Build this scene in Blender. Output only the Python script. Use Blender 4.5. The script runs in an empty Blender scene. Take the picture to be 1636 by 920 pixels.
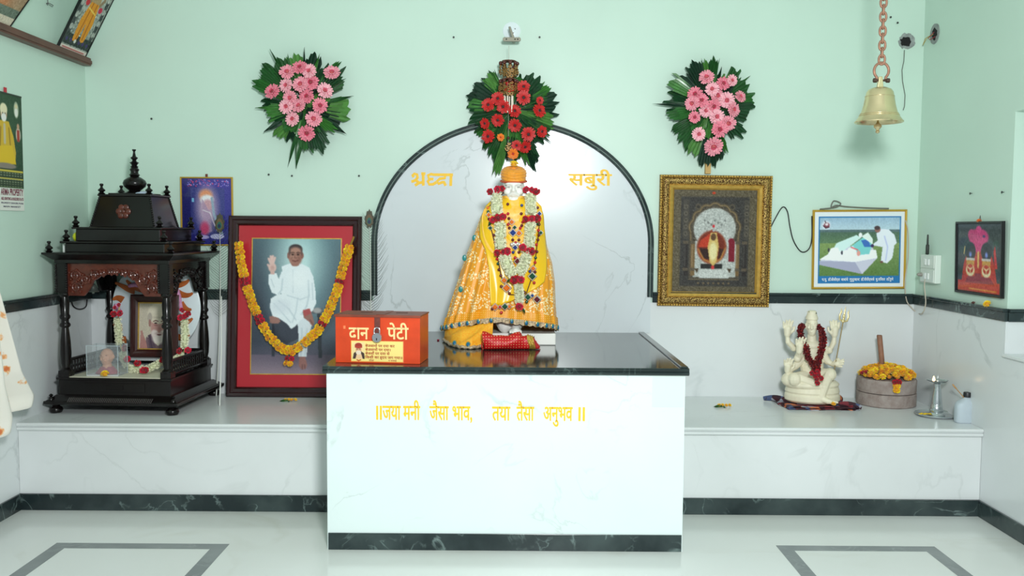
import bpy, bmesh, math, random
import numpy as np
from mathutils import Vector, Matrix, Quaternion, Euler

sc = bpy.context.scene
COL = sc.collection
R = math.radians
PI = math.pi
random.seed(7)

# ------------------------------------------------------------------ camera
CAM = Vector((-0.0178, -5.5132, 1.4801))
PITCH, YAW, ROLL, FPX = 0.0658, -0.0004, 0.0066, 1454.38
_f = Vector((math.sin(YAW) * math.cos(PITCH), math.cos(YAW) * math.cos(PITCH), -math.sin(PITCH)))
_r = Vector((math.cos(YAW), -math.sin(YAW), 0))
_u = _r.cross(_f)
RT = _r * math.cos(ROLL) + _u * math.sin(ROLL)
UP = -_r * math.sin(ROLL) + _u * math.cos(ROLL)
FW = _f
cam_d = bpy.data.cameras.new('camera')
cam_d.sensor_width = 36
cam_d.lens = FPX / 1636 * 36
cam_d.clip_start = .05
cam = bpy.data.objects.new('camera', cam_d)
COL.objects.link(cam)
cam.matrix_world = Matrix(((RT.x, UP.x, -FW.x, CAM.x), (RT.y, UP.y, -FW.y, CAM.y), (RT.z, UP.z, -FW.z, CAM.z), (0, 0, 0, 1)))
sc.camera = cam

# ------------------------------------------------------------------ light
sc.view_settings.view_transform = 'Standard'
sc.view_settings.look = 'None'
sc.view_settings.gamma = 1
sc.view_settings.use_curve_mapping = False
sc.view_settings.exposure = 0.0
w = bpy.data.worlds.new('world')
sc.world = w
w.use_nodes = True
bg = w.node_tree.nodes['Background']
bg.inputs[0].default_value = (.84, .96, 1.0, 1)
bg.inputs[1].default_value = .36
ld = bpy.data.lights.new('camera_flash', 'AREA')
ld.shape = 'DISK'
ld.size = .45
ld.energy = 163
ld.color = (.955, 1.0, 1.0)
lo = bpy.data.objects.new('camera_flash', ld)
COL.objects.link(lo)
lo.location = (.34, -5.35, 2.25)
lo.rotation_euler = (Vector((0, 0, 1.15)) - lo.location).to_track_quat('-Z', 'Y').to_euler()

# ------------------------------------------------------------------ measuring helpers
def ray(u, v):
    return FW + RT * ((u - 818) / FPX) - UP * ((v - 460) / FPX)
def atY(u, v, Y):
    d = ray(u, v); return CAM + d * ((Y - CAM.y) / d.y)
def atZ(u, v, Z):
    d = ray(u, v); return CAM + d * ((Z - CAM.z) / d.z)
def atX(u, v, X):
    d = ray(u, v); return CAM + d * ((X - CAM.x) / d.x)

# ------------------------------------------------------------------ materials
def lin(c):
    return tuple((x / 255 / 12.92) if x / 255 <= .04045 else ((x / 255 + .055) / 1.055) ** 2.4 for x in c)
MATS = {}
def base_mat(name):
    m = bpy.data.materials.new(name); m.use_nodes = True
    return m, m.node_tree, m.node_tree.nodes['Principled BSDF']
def mat(name, rgb, rough=.5, metal=0., spec=.5, var=0., vscale=8., bump=0., bscale=60., coat=0., sheen=0., emit=0., rgb2=None):
    if name in MATS: return MATS[name]
    m, nt, b = base_mat(name)
    c = lin(rgb)
    b.inputs['Base Color'].default_value = (*c, 1)
    b.inputs['Roughness'].default_value = rough
    b.inputs['Metallic'].default_value = metal
    b.inputs['Specular IOR Level'].default_value = spec
    b.inputs['Coat Weight'].default_value = coat
    b.inputs['Coat Roughness'].default_value = .08
    b.inputs['Sheen Weight'].default_value = sheen
    if emit:
        b.inputs['Emission Color'].default_value = (*c, 1); b.inputs['Emission Strength'].default_value = emit
    if var or bump:
        tc = nt.nodes.new('ShaderNodeTexCoord')
    if var:
        n = nt.nodes.new('ShaderNodeTexNoise'); n.inputs['Scale'].default_value = vscale; n.inputs['Detail'].default_value = 6
        r = nt.nodes.new('ShaderNodeValToRGB')
        r.color_ramp.elements[0].position = .3; r.color_ramp.elements[1].position = .7
        c2 = lin(rgb2) if rgb2 else tuple(x * (1 - var) for x in c)
        r.color_ramp.elements[0].color = (*c2, 1)
        r.color_ramp.elements[1].color = (*tuple(min(1, x * (1 + var * .6)) for x in c), 1)
        nt.links.new(tc.outputs['Object'], n.inputs['Vector']); nt.links.new(n.outputs['Fac'], r.inputs[0]); nt.links.new(r.outputs[0], b.inputs['Base Color'])
    if bump:
        n2 = nt.nodes.new('ShaderNodeTexNoise'); n2.inputs['Scale'].default_value = bscale; n2.inputs['Detail'].default_value = 4
        bp = nt.nodes.new('ShaderNodeBump'); bp.inputs['Strength'].default_value = bump; bp.inputs['Distance'].default_value = .01
        nt.links.new(tc.outputs['Object'], n2.inputs['Vector']); nt.links.new(n2.outputs['Fac'], bp.inputs['Height']); nt.links.new(bp.outputs[0], b.inputs['Normal'])
    MATS[name] = m
    return m
def marble(name, rgb, vein, rough=.22, vs=1.3, width=.03, amount=.6, cloud=.10, off=(0, 0, 0), spec=.5, dirt=None):
    m, nt, b = base_mat(name)
    N, L = nt.nodes, nt.links
    tc = N.new('ShaderNodeTexCoord'); mp = N.new('ShaderNodeMapping'); mp.inputs['Location'].default_value = off
    L.new(tc.outputs['Object'], mp.inputs[0])
    n = N.new('ShaderNodeTexNoise'); n.inputs['Scale'].default_value = vs; n.inputs['Detail'].default_value = 7; n.inputs['Distortion'].default_value = 1.2
    L.new(mp.outputs[0], n.inputs['Vector'])
    r = N.new('ShaderNodeValToRGB'); e = r.color_ramp.elements
    e[0].position = .5 - width; e[0].color = (0, 0, 0, 1); e[1].position = .5 + width; e[1].color = (0, 0, 0, 1)
    k = e.new(.5); k.color = (amount, amount, amount, 1)
    L.new(n.outputs['Fac'], r.inputs[0])
    n2 = N.new('ShaderNodeTexNoise'); n2.inputs['Scale'].default_value = vs * 1.7; n2.inputs['Detail'].default_value = 3
    L.new(mp.outputs[0], n2.inputs['Vector'])
    mu = N.new('ShaderNodeMath'); mu.operation = 'MULTIPLY'; L.new(r.outputs[0], mu.inputs[0]); 
    r3 = N.new('ShaderNodeValToRGB'); r3.color_ramp.elements[0].position = .45; r3.color_ramp.elements[1].position = .65
    L.new(n2.outputs['Fac'], r3.inputs[0]); L.new(r3.outputs[0], mu.inputs[1])
    c = lin(rgb); v = lin(vein)
    mx0 = N.new('ShaderNodeMix'); mx0.data_type = 'RGBA'
    n3 = N.new('ShaderNodeTexNoise'); n3.inputs['Scale'].default_value = vs * .9; n3.inputs['Detail'].default_value = 5
    L.new(mp.outputs[0], n3.inputs['Vector'])
    r4 = N.new('ShaderNodeValToRGB'); r4.color_ramp.elements[0].position = .4; r4.color_ramp.elements[1].position = .7
    L.new(n3.outputs['Fac'], r4.inputs[0]); L.new(r4.outputs[0], mx0.inputs[0])
    mx0.inputs[6].default_value = (*c, 1); mx0.inputs[7].default_value = (*tuple(a * (1 - cloud) + q * cloud for a, q in zip(c, v)), 1)
    mx = N.new('ShaderNodeMix'); mx.data_type = 'RGBA'; L.new(mu.outputs[0], mx.inputs[0])
    L.new(mx0.outputs[2], mx.inputs[6]); mx.inputs[7].default_value = (*v, 1)
    L.new(mx.outputs[2], b.inputs['Base Color'])
    b.inputs['Roughness'].default_value = rough; b.inputs['Specular IOR Level'].default_value = spec
    MATS[name] = m
    return m
def vmat(name, rough=.5, coat=0., spec=.5, bump=0., bscale=200., sheen=0., trans=0.):
    if name in MATS: return MATS[name]
    m, nt, b = base_mat(name)
    a = nt.nodes.new('ShaderNodeAttribute'); a.attribute_name = 'Col'
    nt.links.new(a.outputs['Color'], b.inputs['Base Color'])
    b.inputs['Roughness'].default_value = rough; b.inputs['Coat Weight'].default_value = coat; b.inputs['Coat Roughness'].default_value = .06
    b.inputs['Specular IOR Level'].default_value = spec; b.inputs['Sheen Weight'].default_value = sheen
    if bump:
        tc = nt.nodes.new('ShaderNodeTexCoord')
        n2 = nt.nodes.new('ShaderNodeTexNoise'); n2.inputs['Scale'].default_value = bscale
        bp = nt.nodes.new('ShaderNodeBump'); bp.inputs['Strength'].default_value = bump; bp.inputs['Distance'].default_value = .004
        nt.links.new(tc.outputs['Object'], n2.inputs['Vector']); nt.links.new(n2.outputs['Fac'], bp.inputs['Height']); nt.links.new(bp.outputs[0], b.inputs['Normal'])
    MATS[name] = m
    return m
def clear_mat(name, rgb, mixf=.85, rough=.05):
    m = bpy.data.materials.new(name); m.use_nodes = True
    nt = m.node_tree; nt.nodes.clear()
    o = nt.nodes.new('ShaderNodeOutputMaterial'); t = nt.nodes.new('ShaderNodeBsdfTransparent'); p = nt.nodes.new('ShaderNodeBsdfPrincipled'); x = nt.nodes.new('ShaderNodeMixShader')
    t.inputs[0].default_value = (.97, .98, .98, 1)
    p.inputs['Base Color'].default_value = (*lin(rgb), 1); p.inputs['Roughness'].default_value = rough
    x.inputs[0].default_value = 1 - mixf
    nt.links.new(t.outputs[0], x.inputs[1]); nt.links.new(p.outputs[0], x.inputs[2]); nt.links.new(x.outputs[0], o.inputs[0])
    MATS[name] = m
    return m

# ------------------------------------------------------------------ mesh builder
def rotz(a): return Matrix.Rotation(a, 4, 'Z')
class MB:
    def __init__(s): s.v = []; s.f = []; s.m = []; s.c = []
    def add(s, vs, fs, col=None, m=0):
        b = len(s.v); s.v.extend(tuple(x) for x in vs)
        for i, f in enumerate(fs):
            s.f.append(tuple(b + k for k in f)); s.m.append(m)
            s.c.append(col[i] if isinstance(col, list) else col)
        return s
    def box(s, x0, x1, y0, y1, z0, z1, col=None, m=0, M=None):
        vs = [Vector(p) for p in ((x0, y0, z0), (x1, y0, z0), (x1, y1, z0), (x0, y1, z0), (x0, y0, z1), (x1, y0, z1), (x1, y1, z1), (x0, y1, z1))]
        if M: vs = [M @ p for p in vs]
        return s.add(vs, [(0, 3, 2, 1), (4, 5, 6, 7), (0, 1, 5, 4), (1, 2, 6, 5), (2, 3, 7, 6), (3, 0, 4, 7)], col, m)
    def frustum(s, b, z0, t, z1, col=None, m=0):
        vs = [(b[0], b[2], z0), (b[1], b[2], z0), (b[1], b[3], z0), (b[0], b[3], z0), (t[0], t[2], z1), (t[1], t[2], z1), (t[1], t[3], z1), (t[0], t[3], z1)]
        return s.add(vs, [(0, 3, 2, 1), (4, 5, 6, 7), (0, 1, 5, 4), (1, 2, 6, 5), (2, 3, 7, 6), (3, 0, 4, 7)], col, m)
    def lathe(s, prof, o=(0, 0, 0), n=20, M=None, sx=1., sy=1., col=None, m=0):
        o = Vector(o); vs = []; fs = []
        for r, z in prof:
            for k in range(n):
                a = 2 * PI * k / n; p = Vector((r * sx * math.cos(a), r * sy * math.sin(a), z))
                vs.append((M @ p if M else p) + o)
        for i in range(len(prof) - 1):
            for k in range(n):
                fs.append((i * n + k, i * n + (k + 1) % n, (i + 1) * n + (k + 1) % n, (i + 1) * n + k))
        fs.append(tuple(reversed(range(n)))); fs.append(tuple((len(prof) - 1) * n + k for k in range(n)))
        return s.add(vs, fs, col, m)
    def ell(s, c, r, n=16, k=10, M=None, col=None, m=0):
        if isinstance(r, (int, float)): r = (r, r, r)
        c = Vector(c); vs = []; fs = []
        for i in range(1, k):
            a = PI * i / k
            for j in range(n):
                b = 2 * PI * j / n
                p = Vector((r[0] * math.sin(a) * math.cos(b), r[1] * math.sin(a) * math.sin(b), -r[2] * math.cos(a)))
                vs.append((M @ p if M else p) + c)
        p = Vector((0, 0, -r[2])); vs.append((M @ p if M else p) + c); p = Vector((0, 0, r[2])); vs.append((M @ p if M else p) + c)
        lo_, hi_ = len(vs) - 2, len(vs) - 1
        for i in range(k - 2):
            for j in range(n): fs.append((i * n + j, i * n + (j + 1) % n, (i + 1) * n + (j + 1) % n, (i + 1) * n + j))
        for j in range(n):
            fs.append((lo_, (j + 1) % n, j)); fs.append((hi_, (k - 2) * n + j, (k - 2) * n + (j + 1) % n))
        return s.add(vs, fs, col, m)
    def tube(s, path, r, n=8, closed=False, col=None, m=0, flat=1., cap=True):
        P = [Vector(p) for p in path]; K = len(P)
        rr = r if isinstance(r, (list, tuple)) else [r] * K
        T = []
        for i in range(K):
            a = P[(i - 1) % K] if (closed or i > 0) else P[i]; b = P[(i + 1) % K] if (closed or i < K - 1) else P[i]
            t = b - a; T.append(t.normalized() if t.length > 1e-9 else Vector((0, 0, 1)))
        ref = Vector((0, 1, 0)) if abs(T[0].y) < .9 else Vector((0, 0, 1))
        nrm = (ref - T[0] * ref.dot(T[0])).normalized(); vs = []; fs = []
        for i in range(K):
            nrm = nrm - T[i] * nrm.dot(T[i]); nrm.normalize(); bi = T[i].cross(nrm)
            for k in range(n):
                a = 2 * PI * k / n; vs.append(P[i] + nrm * (rr[i] * flat * math.cos(a)) + bi * (rr[i] * math.sin(a)))
        for i in range(K if closed else K - 1):
            j = (i + 1) % K
            for k in range(n): fs.append((i * n + k, i * n + (k + 1) % n, j * n + (k + 1) % n, j * n + k))
        if not closed and cap:
            fs.append(tuple(reversed(range(n)))); fs.append(tuple((K - 1) * n + k for k in range(n)))
        return s.add(vs, fs, col, m)
    def limb(s, path, rr, n=10):
        s.tube(path, rr, n)
        for p, r in zip(path, rr if isinstance(rr, (list, tuple)) else [rr] * len(path)): s.ell(p, r * .99, 10, 8)
        return s
    def prism(s, pts, y0, y1, col=None, m=0, M=None):      # polygon in x,z pushed along y
        n = len(pts)
        vs = [Vector((p[0], y0, p[1])) for p in pts] + [Vector((p[0], y1, p[1])) for p in pts]
        if M: vs = [M @ p for p in vs]
        return s.add(vs, [tuple(range(n)), tuple(reversed(range(n, 2 * n)))] + [(i, (i + 1) % n, n + (i + 1) % n, n + i) for i in range(n)], col, m)
    def ring(s, W, H, prof, x=0., z=0., col=None, m=0):     # mitred picture-frame moulding, prof = (inset, y)
        vs = []; fs = []; K = len(prof)
        for d, y in prof:
            vs += [(x - W / 2 + d, y, z + d), (x + W / 2 - d, y, z + d), (x + W / 2 - d, y, z + H - d), (x - W / 2 + d, y, z + H - d)]
        for i in range(K):
            j = (i + 1) % K
            for k in range(4): fs.append((i * 4 + k, i * 4 + (k + 1) % 4, j * 4 + (k + 1) % 4, j * 4 + k))
        return s.add(vs, fs, col, m)
    def surf(s, fn, nu, nv, closed=False, col=None, m=0):
        vs = [fn(i / (nu if closed else nu - 1), j / (nv - 1)) for j in range(nv) for i in range(nu)]
        fs = []
        for j in range(nv - 1):
            for i in range(nu if closed else nu - 1):
                k = (i + 1) % nu; fs.append((j * nu + i, j * nu + k, (j + 1) * nu + k, (j + 1) * nu + i))
        if callable(col):
            cc = []
            for j in range(nv - 1):
                for i in range(nu if closed else nu - 1): cc.append(col((i + .5) / nu, (j + .5) / nv))
            col = cc
        return s.add(vs, fs, col, m)
    def mesh(s, name, mt, smooth=False, fix=True):
        me = bpy.data.meshes.new(name); me.from_pydata(s.v, [], s.f)
        for q in (mt if isinstance(mt, (list, tuple)) else [mt]): me.materials.append(q)
        for p, k in zip(me.polygons, s.m): p.material_index = k
        if any(c is not None for c in s.c):
            ca = me.color_attributes.new('Col', 'FLOAT_COLOR', 'CORNER')
            buf = []
            for f, c in zip(s.f, s.c):
                l = (*lin(c), 1.) if c is not None else (1, 1, 1, 1)
                buf.extend(l * len(f))
            ca.data.foreach_set('color', buf)
        if fix:
            bm = bmesh.new(); bm.from_mesh(me); bmesh.ops.recalc_face_normals(bm, faces=bm.faces); bm.to_mesh(me); bm.free()
        if smooth:
            me.polygons.foreach_set('use_smooth', [True] * len(me.polygons)); me.set_sharp_from_angle(angle=R(smooth if smooth > 1 else 40))
        me.update()
        return me
    def build(s, name, mt, parent=None, smooth=False, bevel=0., fix=True):
        o = bpy.data.objects.new(name, s.mesh(name, mt, smooth, fix)); COL.objects.link(o)
        if parent: o.parent = parent
        if bevel:
            b = o.modifiers.new('bevel', 'BEVEL'); b.width = bevel; b.segments = 2; b.limit_method = 'ANGLE'; b.angle_limit = R(40)
        return o
def link_mesh(name, me, parent=None):
    o = bpy.data.objects.new(name, me); COL.objects.link(o)
    if parent: o.parent = parent
    return o
def remesh(mb, name, mt, vox, parent=None, sm=6):
    o = mb.build('tmp', mt)
    r = o.modifiers.new('r', 'REMESH'); r.mode = 'VOXEL'; r.voxel_size = vox
    q = o.modifiers.new('s', 'SMOOTH'); q.iterations = sm; q.factor = .5
    dg = bpy.context.evaluated_depsgraph_get()
    me = bpy.data.meshes.new_from_object(o.evaluated_get(dg)); me.name = name
    old = o.data; bpy.data.objects.remove(o); bpy.data.meshes.remove(old)
    me.polygons.foreach_set('use_smooth', [True] * len(me.polygons))
    if not me.materials: me.materials.append(mt)
    return link_mesh(name, me, parent)
def tag(o, label=None, cat=None, group=None, kind=None):
    if label: o['label'] = label
    if cat: o['category'] = cat
    if group: o['group'] = group
    if kind: o['kind'] = kind
    return o
def thing(name, label, cat, loc=(0, 0, 0), rz=0., rx=0., group=None, ry=0.):
    o = bpy.data.objects.new(name, None); COL.objects.link(o); o.empty_display_size = .05
    o.location = loc; o.rotation_euler = (rx, ry, rz)
    return tag(o, label, cat, group)
def struct(o): o['kind'] = 'structure'; return o
def put(name, me, parent, loc, axis=None, spin=0., scale=1.):
    o = link_mesh(name, me, parent); o.location = loc
    if axis is not None:
        q = Vector(axis).normalized().to_track_quat('Z', 'Y') @ Quaternion((0, 0, 1), spin)
        o.rotation_euler = q.to_euler()
    o.scale = (scale,) * 3 if isinstance(scale, (int, float)) else scale
    return o
def copy_child(src, parent):
    c = src.copy(); COL.objects.link(c); c.parent = parent; return c

# lettering: one word laid on the local plane y, facing -y, fitted between x0..x1 and baseline/headline
def word_mesh(text, x0, x1, zb, zh, y, mt, bold=.012, ext=.0006, head=.622, dup=0.):
    c = bpy.data.curves.new('t', 'FONT'); c.body = text; c.size = 1; c.offset = bold; c.extrude = .001; c.resolution_u = 4
    o = bpy.data.objects.new('t', c); COL.objects.link(o)
    dg = bpy.context.evaluated_depsgraph_get(); me = bpy.data.meshes.new_from_object(o.evaluated_get(dg))
    bpy.data.objects.remove(o); bpy.data.curves.remove(c)
    xs = [v.co.x for v in me.vertices]; a, b = min(xs), max(xs)
    kx = (x1 - x0) / (b - a); kz = (zh - zb) / head
    for v in me.vertices:
        x, t, d = v.co
        v.co = (x0 + (x - a) * kx, y - (d + .001) / .002 * ext, zb + t * kz)
    me.materials.clear(); me.materials.append(mt)
    if dup:                                                    # heavier brush weight: the same strokes laid twice
        bm = bmesh.new(); bm.from_mesh(me); g = bmesh.ops.duplicate(bm, geom=bm.verts[:] + bm.edges[:] + bm.faces[:])['geom']
        for v in g:
            if isinstance(v, bmesh.types.BMVert): v.co.x += dup; v.co.y -= .0002; v.co.z -= dup * .4
        bm.to_mesh(me); bm.free()
    return me
def word(text, x0, x1, zb, zh, y, mt, parent, name='lettering', **k):
    return link_mesh(name, word_mesh(text, x0, x1, zb, zh, y, mt, **k), parent)

# printed pictures: a colour raster computed here and carried by the print's own mesh
class Canvas:
    def __init__(s, w, h, bg):
        s.w, s.h = w, h; s.a = np.zeros((h, w, 3)); s.a[:] = bg
        s.X, s.Y = np.meshgrid((np.arange(w) + .5) / w, (np.arange(h) + .5) / h); s.as_ = h / w
        s.rng = np.random.RandomState(3)
    def blend(s, mask, col): 
        s.a = s.a * (1 - mask[..., None]) + np.array(col, float) * mask[..., None]; return s
    def ell(s, cx, cy, rx, ry, col, soft=.15, ang=0., al=1.):
        dx, dy = s.X - cx, (s.Y - cy) * s.as_
        c, q = math.cos(ang), math.sin(ang); ry = ry * s.as_
        d = np.sqrt(((dx * c + dy * q) / rx) ** 2 + ((-dx * q + dy * c) / ry) ** 2)
        return s.blend(np.clip((1 - d) / soft + .5, 0, 1) * al, col)
    def poly(s, pts, col, al=1.):
        m = np.zeros((s.h, s.w), bool); n = len(pts)
        for i in range(n):
            x0, y0 = pts[i]; x1, y1 = pts[(i + 1) % n]
            if y0 == y1: continue
            c = ((y0 > s.Y) != (y1 > s.Y)) & (s.X < (x1 - x0) * (s.Y - y0) / (y1 - y0) + x0); m ^= c
        return s.blend(m.astype(float) * al, col)
    def rect(s, x0, y0, x1, y1, col, al=1.): return s.poly([(x0, y0), (x1, y0), (x1, y1), (x0, y1)], col, al)
    def line(s, pts, w, col, al=1.):
        for (x0, y0), (x1, y1) in zip(pts, pts[1:]):
            dx, dy = x1 - x0, (y1 - y0) * s.as_; L = dx * dx + dy * dy + 1e-12
            t = np.clip(((s.X - x0) * dx + (s.Y - y0) * s.as_ * dy) / L, 0, 1)
            d = np.sqrt((s.X - x0 - t * dx) ** 2 + ((s.Y - y0) * s.as_ - t * dy) ** 2)
            s.blend(np.clip((w / 2 - d) * s.w + .5, 0, 1) * al, col)
        return s
    def grad(s, y0, y1, c0, c1, x0=0., x1=1.):
        t = np.clip((s.Y - y0) / (y1 - y0), 0, 1)[..., None]
        m = ((s.Y >= y0) & (s.Y <= y1) & (s.X >= x0) & (s.X <= x1)).astype(float)[..., None]
        s.a = s.a * (1 - m) + (np.array(c0, float) * (1 - t) + np.array(c1, float) * t) * m; return s
    def blur(s, n=1):
        for _ in range(n):
            p = np.pad(s.a, ((1, 1), (1, 1), (0, 0)), 'edge'); s.a = (p[:-2, 1:-1] + p[2:, 1:-1] + p[1:-1, :-2] + p[1:-1, 2:] + 2 * p[1:-1, 1:-1]) / 6
        return s
    def noise(s, amp, cell=1, x0=0, y0=0, x1=1, y1=1):
        h, w = s.h // cell + 1, s.w // cell + 1
        n = s.rng.randn(h, w).repeat(cell, 0).repeat(cell, 1)[:s.h, :s.w] * amp
        m = ((s.X >= x0) & (s.X <= x1) & (s.Y >= y0) & (s.Y <= y1))
        s.a = s.a + (n * m)[..., None]; return s
    def build(s, name, W, H, y, mt, parent, x=0., z=0., thick=.003):
        # a sheet with thickness: front grid with a colour per cell corner, flat back
        w, h = s.w, s.h
        gx = np.linspace(x - W / 2, x + W / 2, w); gz = np.linspace(z + H, z, h)
        vs = [(gx[i], y, gz[j]) for j in range(h) for i in range(w)]
        fs = [(j * w + i, (j + 1) * w + i, (j + 1) * w + i + 1, j * w + i + 1) for j in range(h - 1) for i in range(w - 1)]
        b = len(vs); vs += [(gx[0], y + thick, gz[0]), (gx[-1], y + thick, gz[0]), (gx[-1], y + thick, gz[-1]), (gx[0], y + thick, gz[-1])]
        fs += [(b, b + 1, b + 2, b + 3)]
        me = bpy.data.meshes.new(name); me.from_pydata(vs, [], fs); me.materials.append(mt)
        a = np.clip(s.a, 0, 255) / 255; a = np.where(a <= .04045, a / 12.92, ((a + .055) / 1.055) ** 2.4)
        full = np.ones((len(vs), 4), np.float32); full[:w * h, :3] = a.reshape(-1, 3)
        ca = me.color_attributes.new('Col', 'FLOAT_COLOR', 'POINT'); ca.data.foreach_set('color', full.ravel())
        me.update()
        return link_mesh(name, me, parent)

# ------------------------------------------------------------------ room
XL, XR, HB, DB, DA, AL, AR, HA = -2.5807, 2.4259, .4604, .8569, 1.4126, -.8596, .7705, .85
ZT, ZB, SK, YF, ZC = 1.0987, 1.0351, .0867, -3.3, 3.2
mint = mat('mint_paint', (202, 226, 212), rough=.38, spec=.4, var=.035, vscale=1.6, bump=.05, bscale=9)
white_m = marble('white_marble', (226, 230, 231), (150, 158, 158), vs=1.1, width=.016, amount=.5, cloud=.16, rough=.2)
white_m2 = marble('white_marble_bench', (226, 230, 230), (160, 166, 162), vs=1.5, width=.02, amount=.22, cloud=.2, off=(3.1, 1.7, 5), rough=.22)
white_m3 = marble('white_marble_right_bench', (226, 230, 230), (160, 166, 162), vs=1.5, width=.02, amount=.22, cloud=.2, off=(7.7, 4.2, 2), rough=.22)
altar_m = marble('altar_marble', (224, 238, 236), (150, 162, 162), vs=2.3, width=.014, amount=.4, cloud=.07, off=(8.3, 2, 1), rough=.3)
floor_m = marble('floor_marble', (224, 228, 224), (196, 196, 182), vs=.9, width=.03, amount=.35, cloud=.3, off=(1, 4, 2), rough=.16)
green_m = marble('green_marble', (30, 42, 44), (150, 172, 168), vs=4.5, width=.02, amount=.5, cloud=.12, rough=.18, spec=.45)
slab_m = marble('dark_slab_granite', (34, 44, 44), (110, 130, 126), vs=6, width=.02, amount=.4, cloud=.12, rough=.1, spec=.55)
inlay_m = marble('grey_inlay', (112, 120, 120), (160, 166, 164), vs=5, width=.03, amount=.4, cloud=.3, rough=.25)

struct(MB().box(-4, 4, -7, .1, -.1, 0).build('floor', floor_m))
struct(MB().box(XL - .1, XR + .5, YF, .1, ZC, ZC + .1).build('ceiling', mat('ceiling_paint', (225, 232, 228), rough=.8)))
bw = struct(MB().box(XL - .1, XR + .1, 0, .1, 0, ZC).build('wall_back', mint))
MB().box(XL, XR, -.006, 0, 0, ZB).build('marble_dado', white_m, bw)
lw = struct(MB().box(XL - .1, XL, YF, 0, 0, ZC).build('wall_left', mint))
MB().box(XL, XL + .006, YF, -.006, 0, ZB).build('marble_dado', white_m, lw)
# right wall with its window recess (starts at y = YW)
YW, ZS, ZL, RD = -1.033, .86, 2.062, .34
mb = MB().box(XR, XR + RD, YW, 0, 0, ZC).box(XR, XR + RD, YF, YW, 0, ZS).box(XR, XR + RD, YF, YW, ZL, ZC).box(XR, XR + RD, YF, YW - 1.3, ZS, ZL)
rw = struct(mb.build('wall_right', mint))
mb = MB().box(XR - .006, XR, YW - .004, -.006, 0, ZB).box(XR - .006, XR, YF, YW - .004, 0, ZS).box(XR, XR + RD, YW - .006, YW, ZS, ZB)
mb.build('marble_dado', white_m, rw)
MB().box(XR - .02, XR + RD, YW - 1.3, YW - .006, ZS, ZS + .016).build('sill_slab', white_m2, rw, bevel=.004)
wd = struct(MB().ring(1.3, ZL - ZS, [(0, 0), (0, -.05), (.05, -.05), (.05, 0)]).build('window_1', mat('window_wood', (120, 80, 50), rough=.5)))
wd.location = (XR + RD - .02, YW - .65, ZS); wd.rotation_euler = (0, 0, R(-90))
MB().box(-.02, .02, -.04, 0, .05, ZL - ZS - .05).build('mullion', MATS['window_wood'], wd)
MB().box(-.6, .6, -.02, -.012, .05, ZL - ZS - .05).build('glass_pane', mat('frosted_glass', (205, 222, 222), rough=.4), wd)

# dark marble string course (ledge + face) and skirting
def band(x0, x1, y0, y1, nm, face):
    m = MB()
    if face == 'y': m.box(x0, x1, y0, y1, ZB, ZT - .016).box(x0, x1, y0 - .012, y1, ZT - .016, ZT)
    elif face == 'l': m.box(x0, x1, y0, y1, ZB, ZT - .016).box(x0, x1 + .012, y0, y1, ZT - .016, ZT)
    else: m.box(x0, x1, y0, y1, ZB, ZT - .016).box(x0 - .012, x1, y0, y1, ZT - .016, ZT)
    o = struct(m.build(nm, green_m, bevel=.003)); return o
band(XL + .016, -.866, -.016, 0, 'trim_1', 'y')
band(.832, XR - .016, -.016, 0, 'trim_2', 'y')
band(XL, XL + .016, YF, 0, 'trim_3', 'l')
band(XR - .016, XR, YW - .012, 0, 'trim_4', 'r')
band(XR, XR + RD - .07, YW - .02, YW, 'trim_5', 'y')
struct(MB().box(XL + .012, AL, -DB - .012, -DB, 0, SK).build('baseboard_back', green_m, bevel=.002))
struct(MB().box(AR, XR - .012, -DB - .012, -DB, 0, SK).build('baseboard_front', green_m, bevel=.002))
struct(MB().box(XL + .006, XL + .018, YF, -DB, 0, SK).build('baseboard_left', green_m, bevel=.002))
struct(MB().box(XR - .018, XR - .006, YF, -DB, 0, SK).build('baseboard_right', green_m, bevel=.002))
# square grey inlays let into the floor
def inlay(x0, x1, y0, y1, b, nm):
    m = MB().box(x0, x1, y1 - b, y1, 0, .0012).box(x0, x1, y0, y0 + b, 0, .0012).box(x0, x0 + b, y0 + b, y1 - b, 0, .0012).box(x1 - b, x1, y0 + b, y1 - b, 0, .0012)
    struct(m.build(nm, inlay_m))
inlay(-2.135, -1.33, -2.16, -1.355, .068, 'trim_6')
inlay(1.228, 1.972, -2.07, -1.325, .066, 'trim_7')

# ------------------------------------------------------------------ marble benches
def bench(x0, x1, label, white_m2):
    t = thing('marble_bench', label, 'bench', ((x0 + x1) / 2, -DB / 2 - .004, 0), group='marble benches'); h = (x1 - x0) / 2 - .0015; d = DB / 2 - .004
    MB().box(-h, h, -d, d, 0, HB - .045).build('bench_body', white_m2, t)
    n = 8; pr = [(-d - .004, HB - .045), (-d - .016, HB - .036), (-d - .016, HB - .026), (-d - .008, HB - .023), (-d - .016, HB - .018), (-d - .02, HB - .010), (-d - .015, HB - .002), (-d - .008, HB), (d, HB), (d, HB - .045)]
    vs = [(-h, y, z) for y, z in pr] + [(h, y, z) for y, z in pr]; k = len(pr)
    MB().add(vs, [tuple(range(k)), tuple(reversed(range(k, 2 * k)))] + [(i, (i + 1) % k, k + (i + 1) % k, k + i) for i in range(k)]).build('bench_top', white_m2, t)
    return t
bench(XL + .006, AL, 'long white marble bench at left carrying the dark wooden shrine', white_m2)
bench(AR, XR - .006, 'long white marble bench at right carrying the cream figurine and oil lamp', white_m3)

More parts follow.
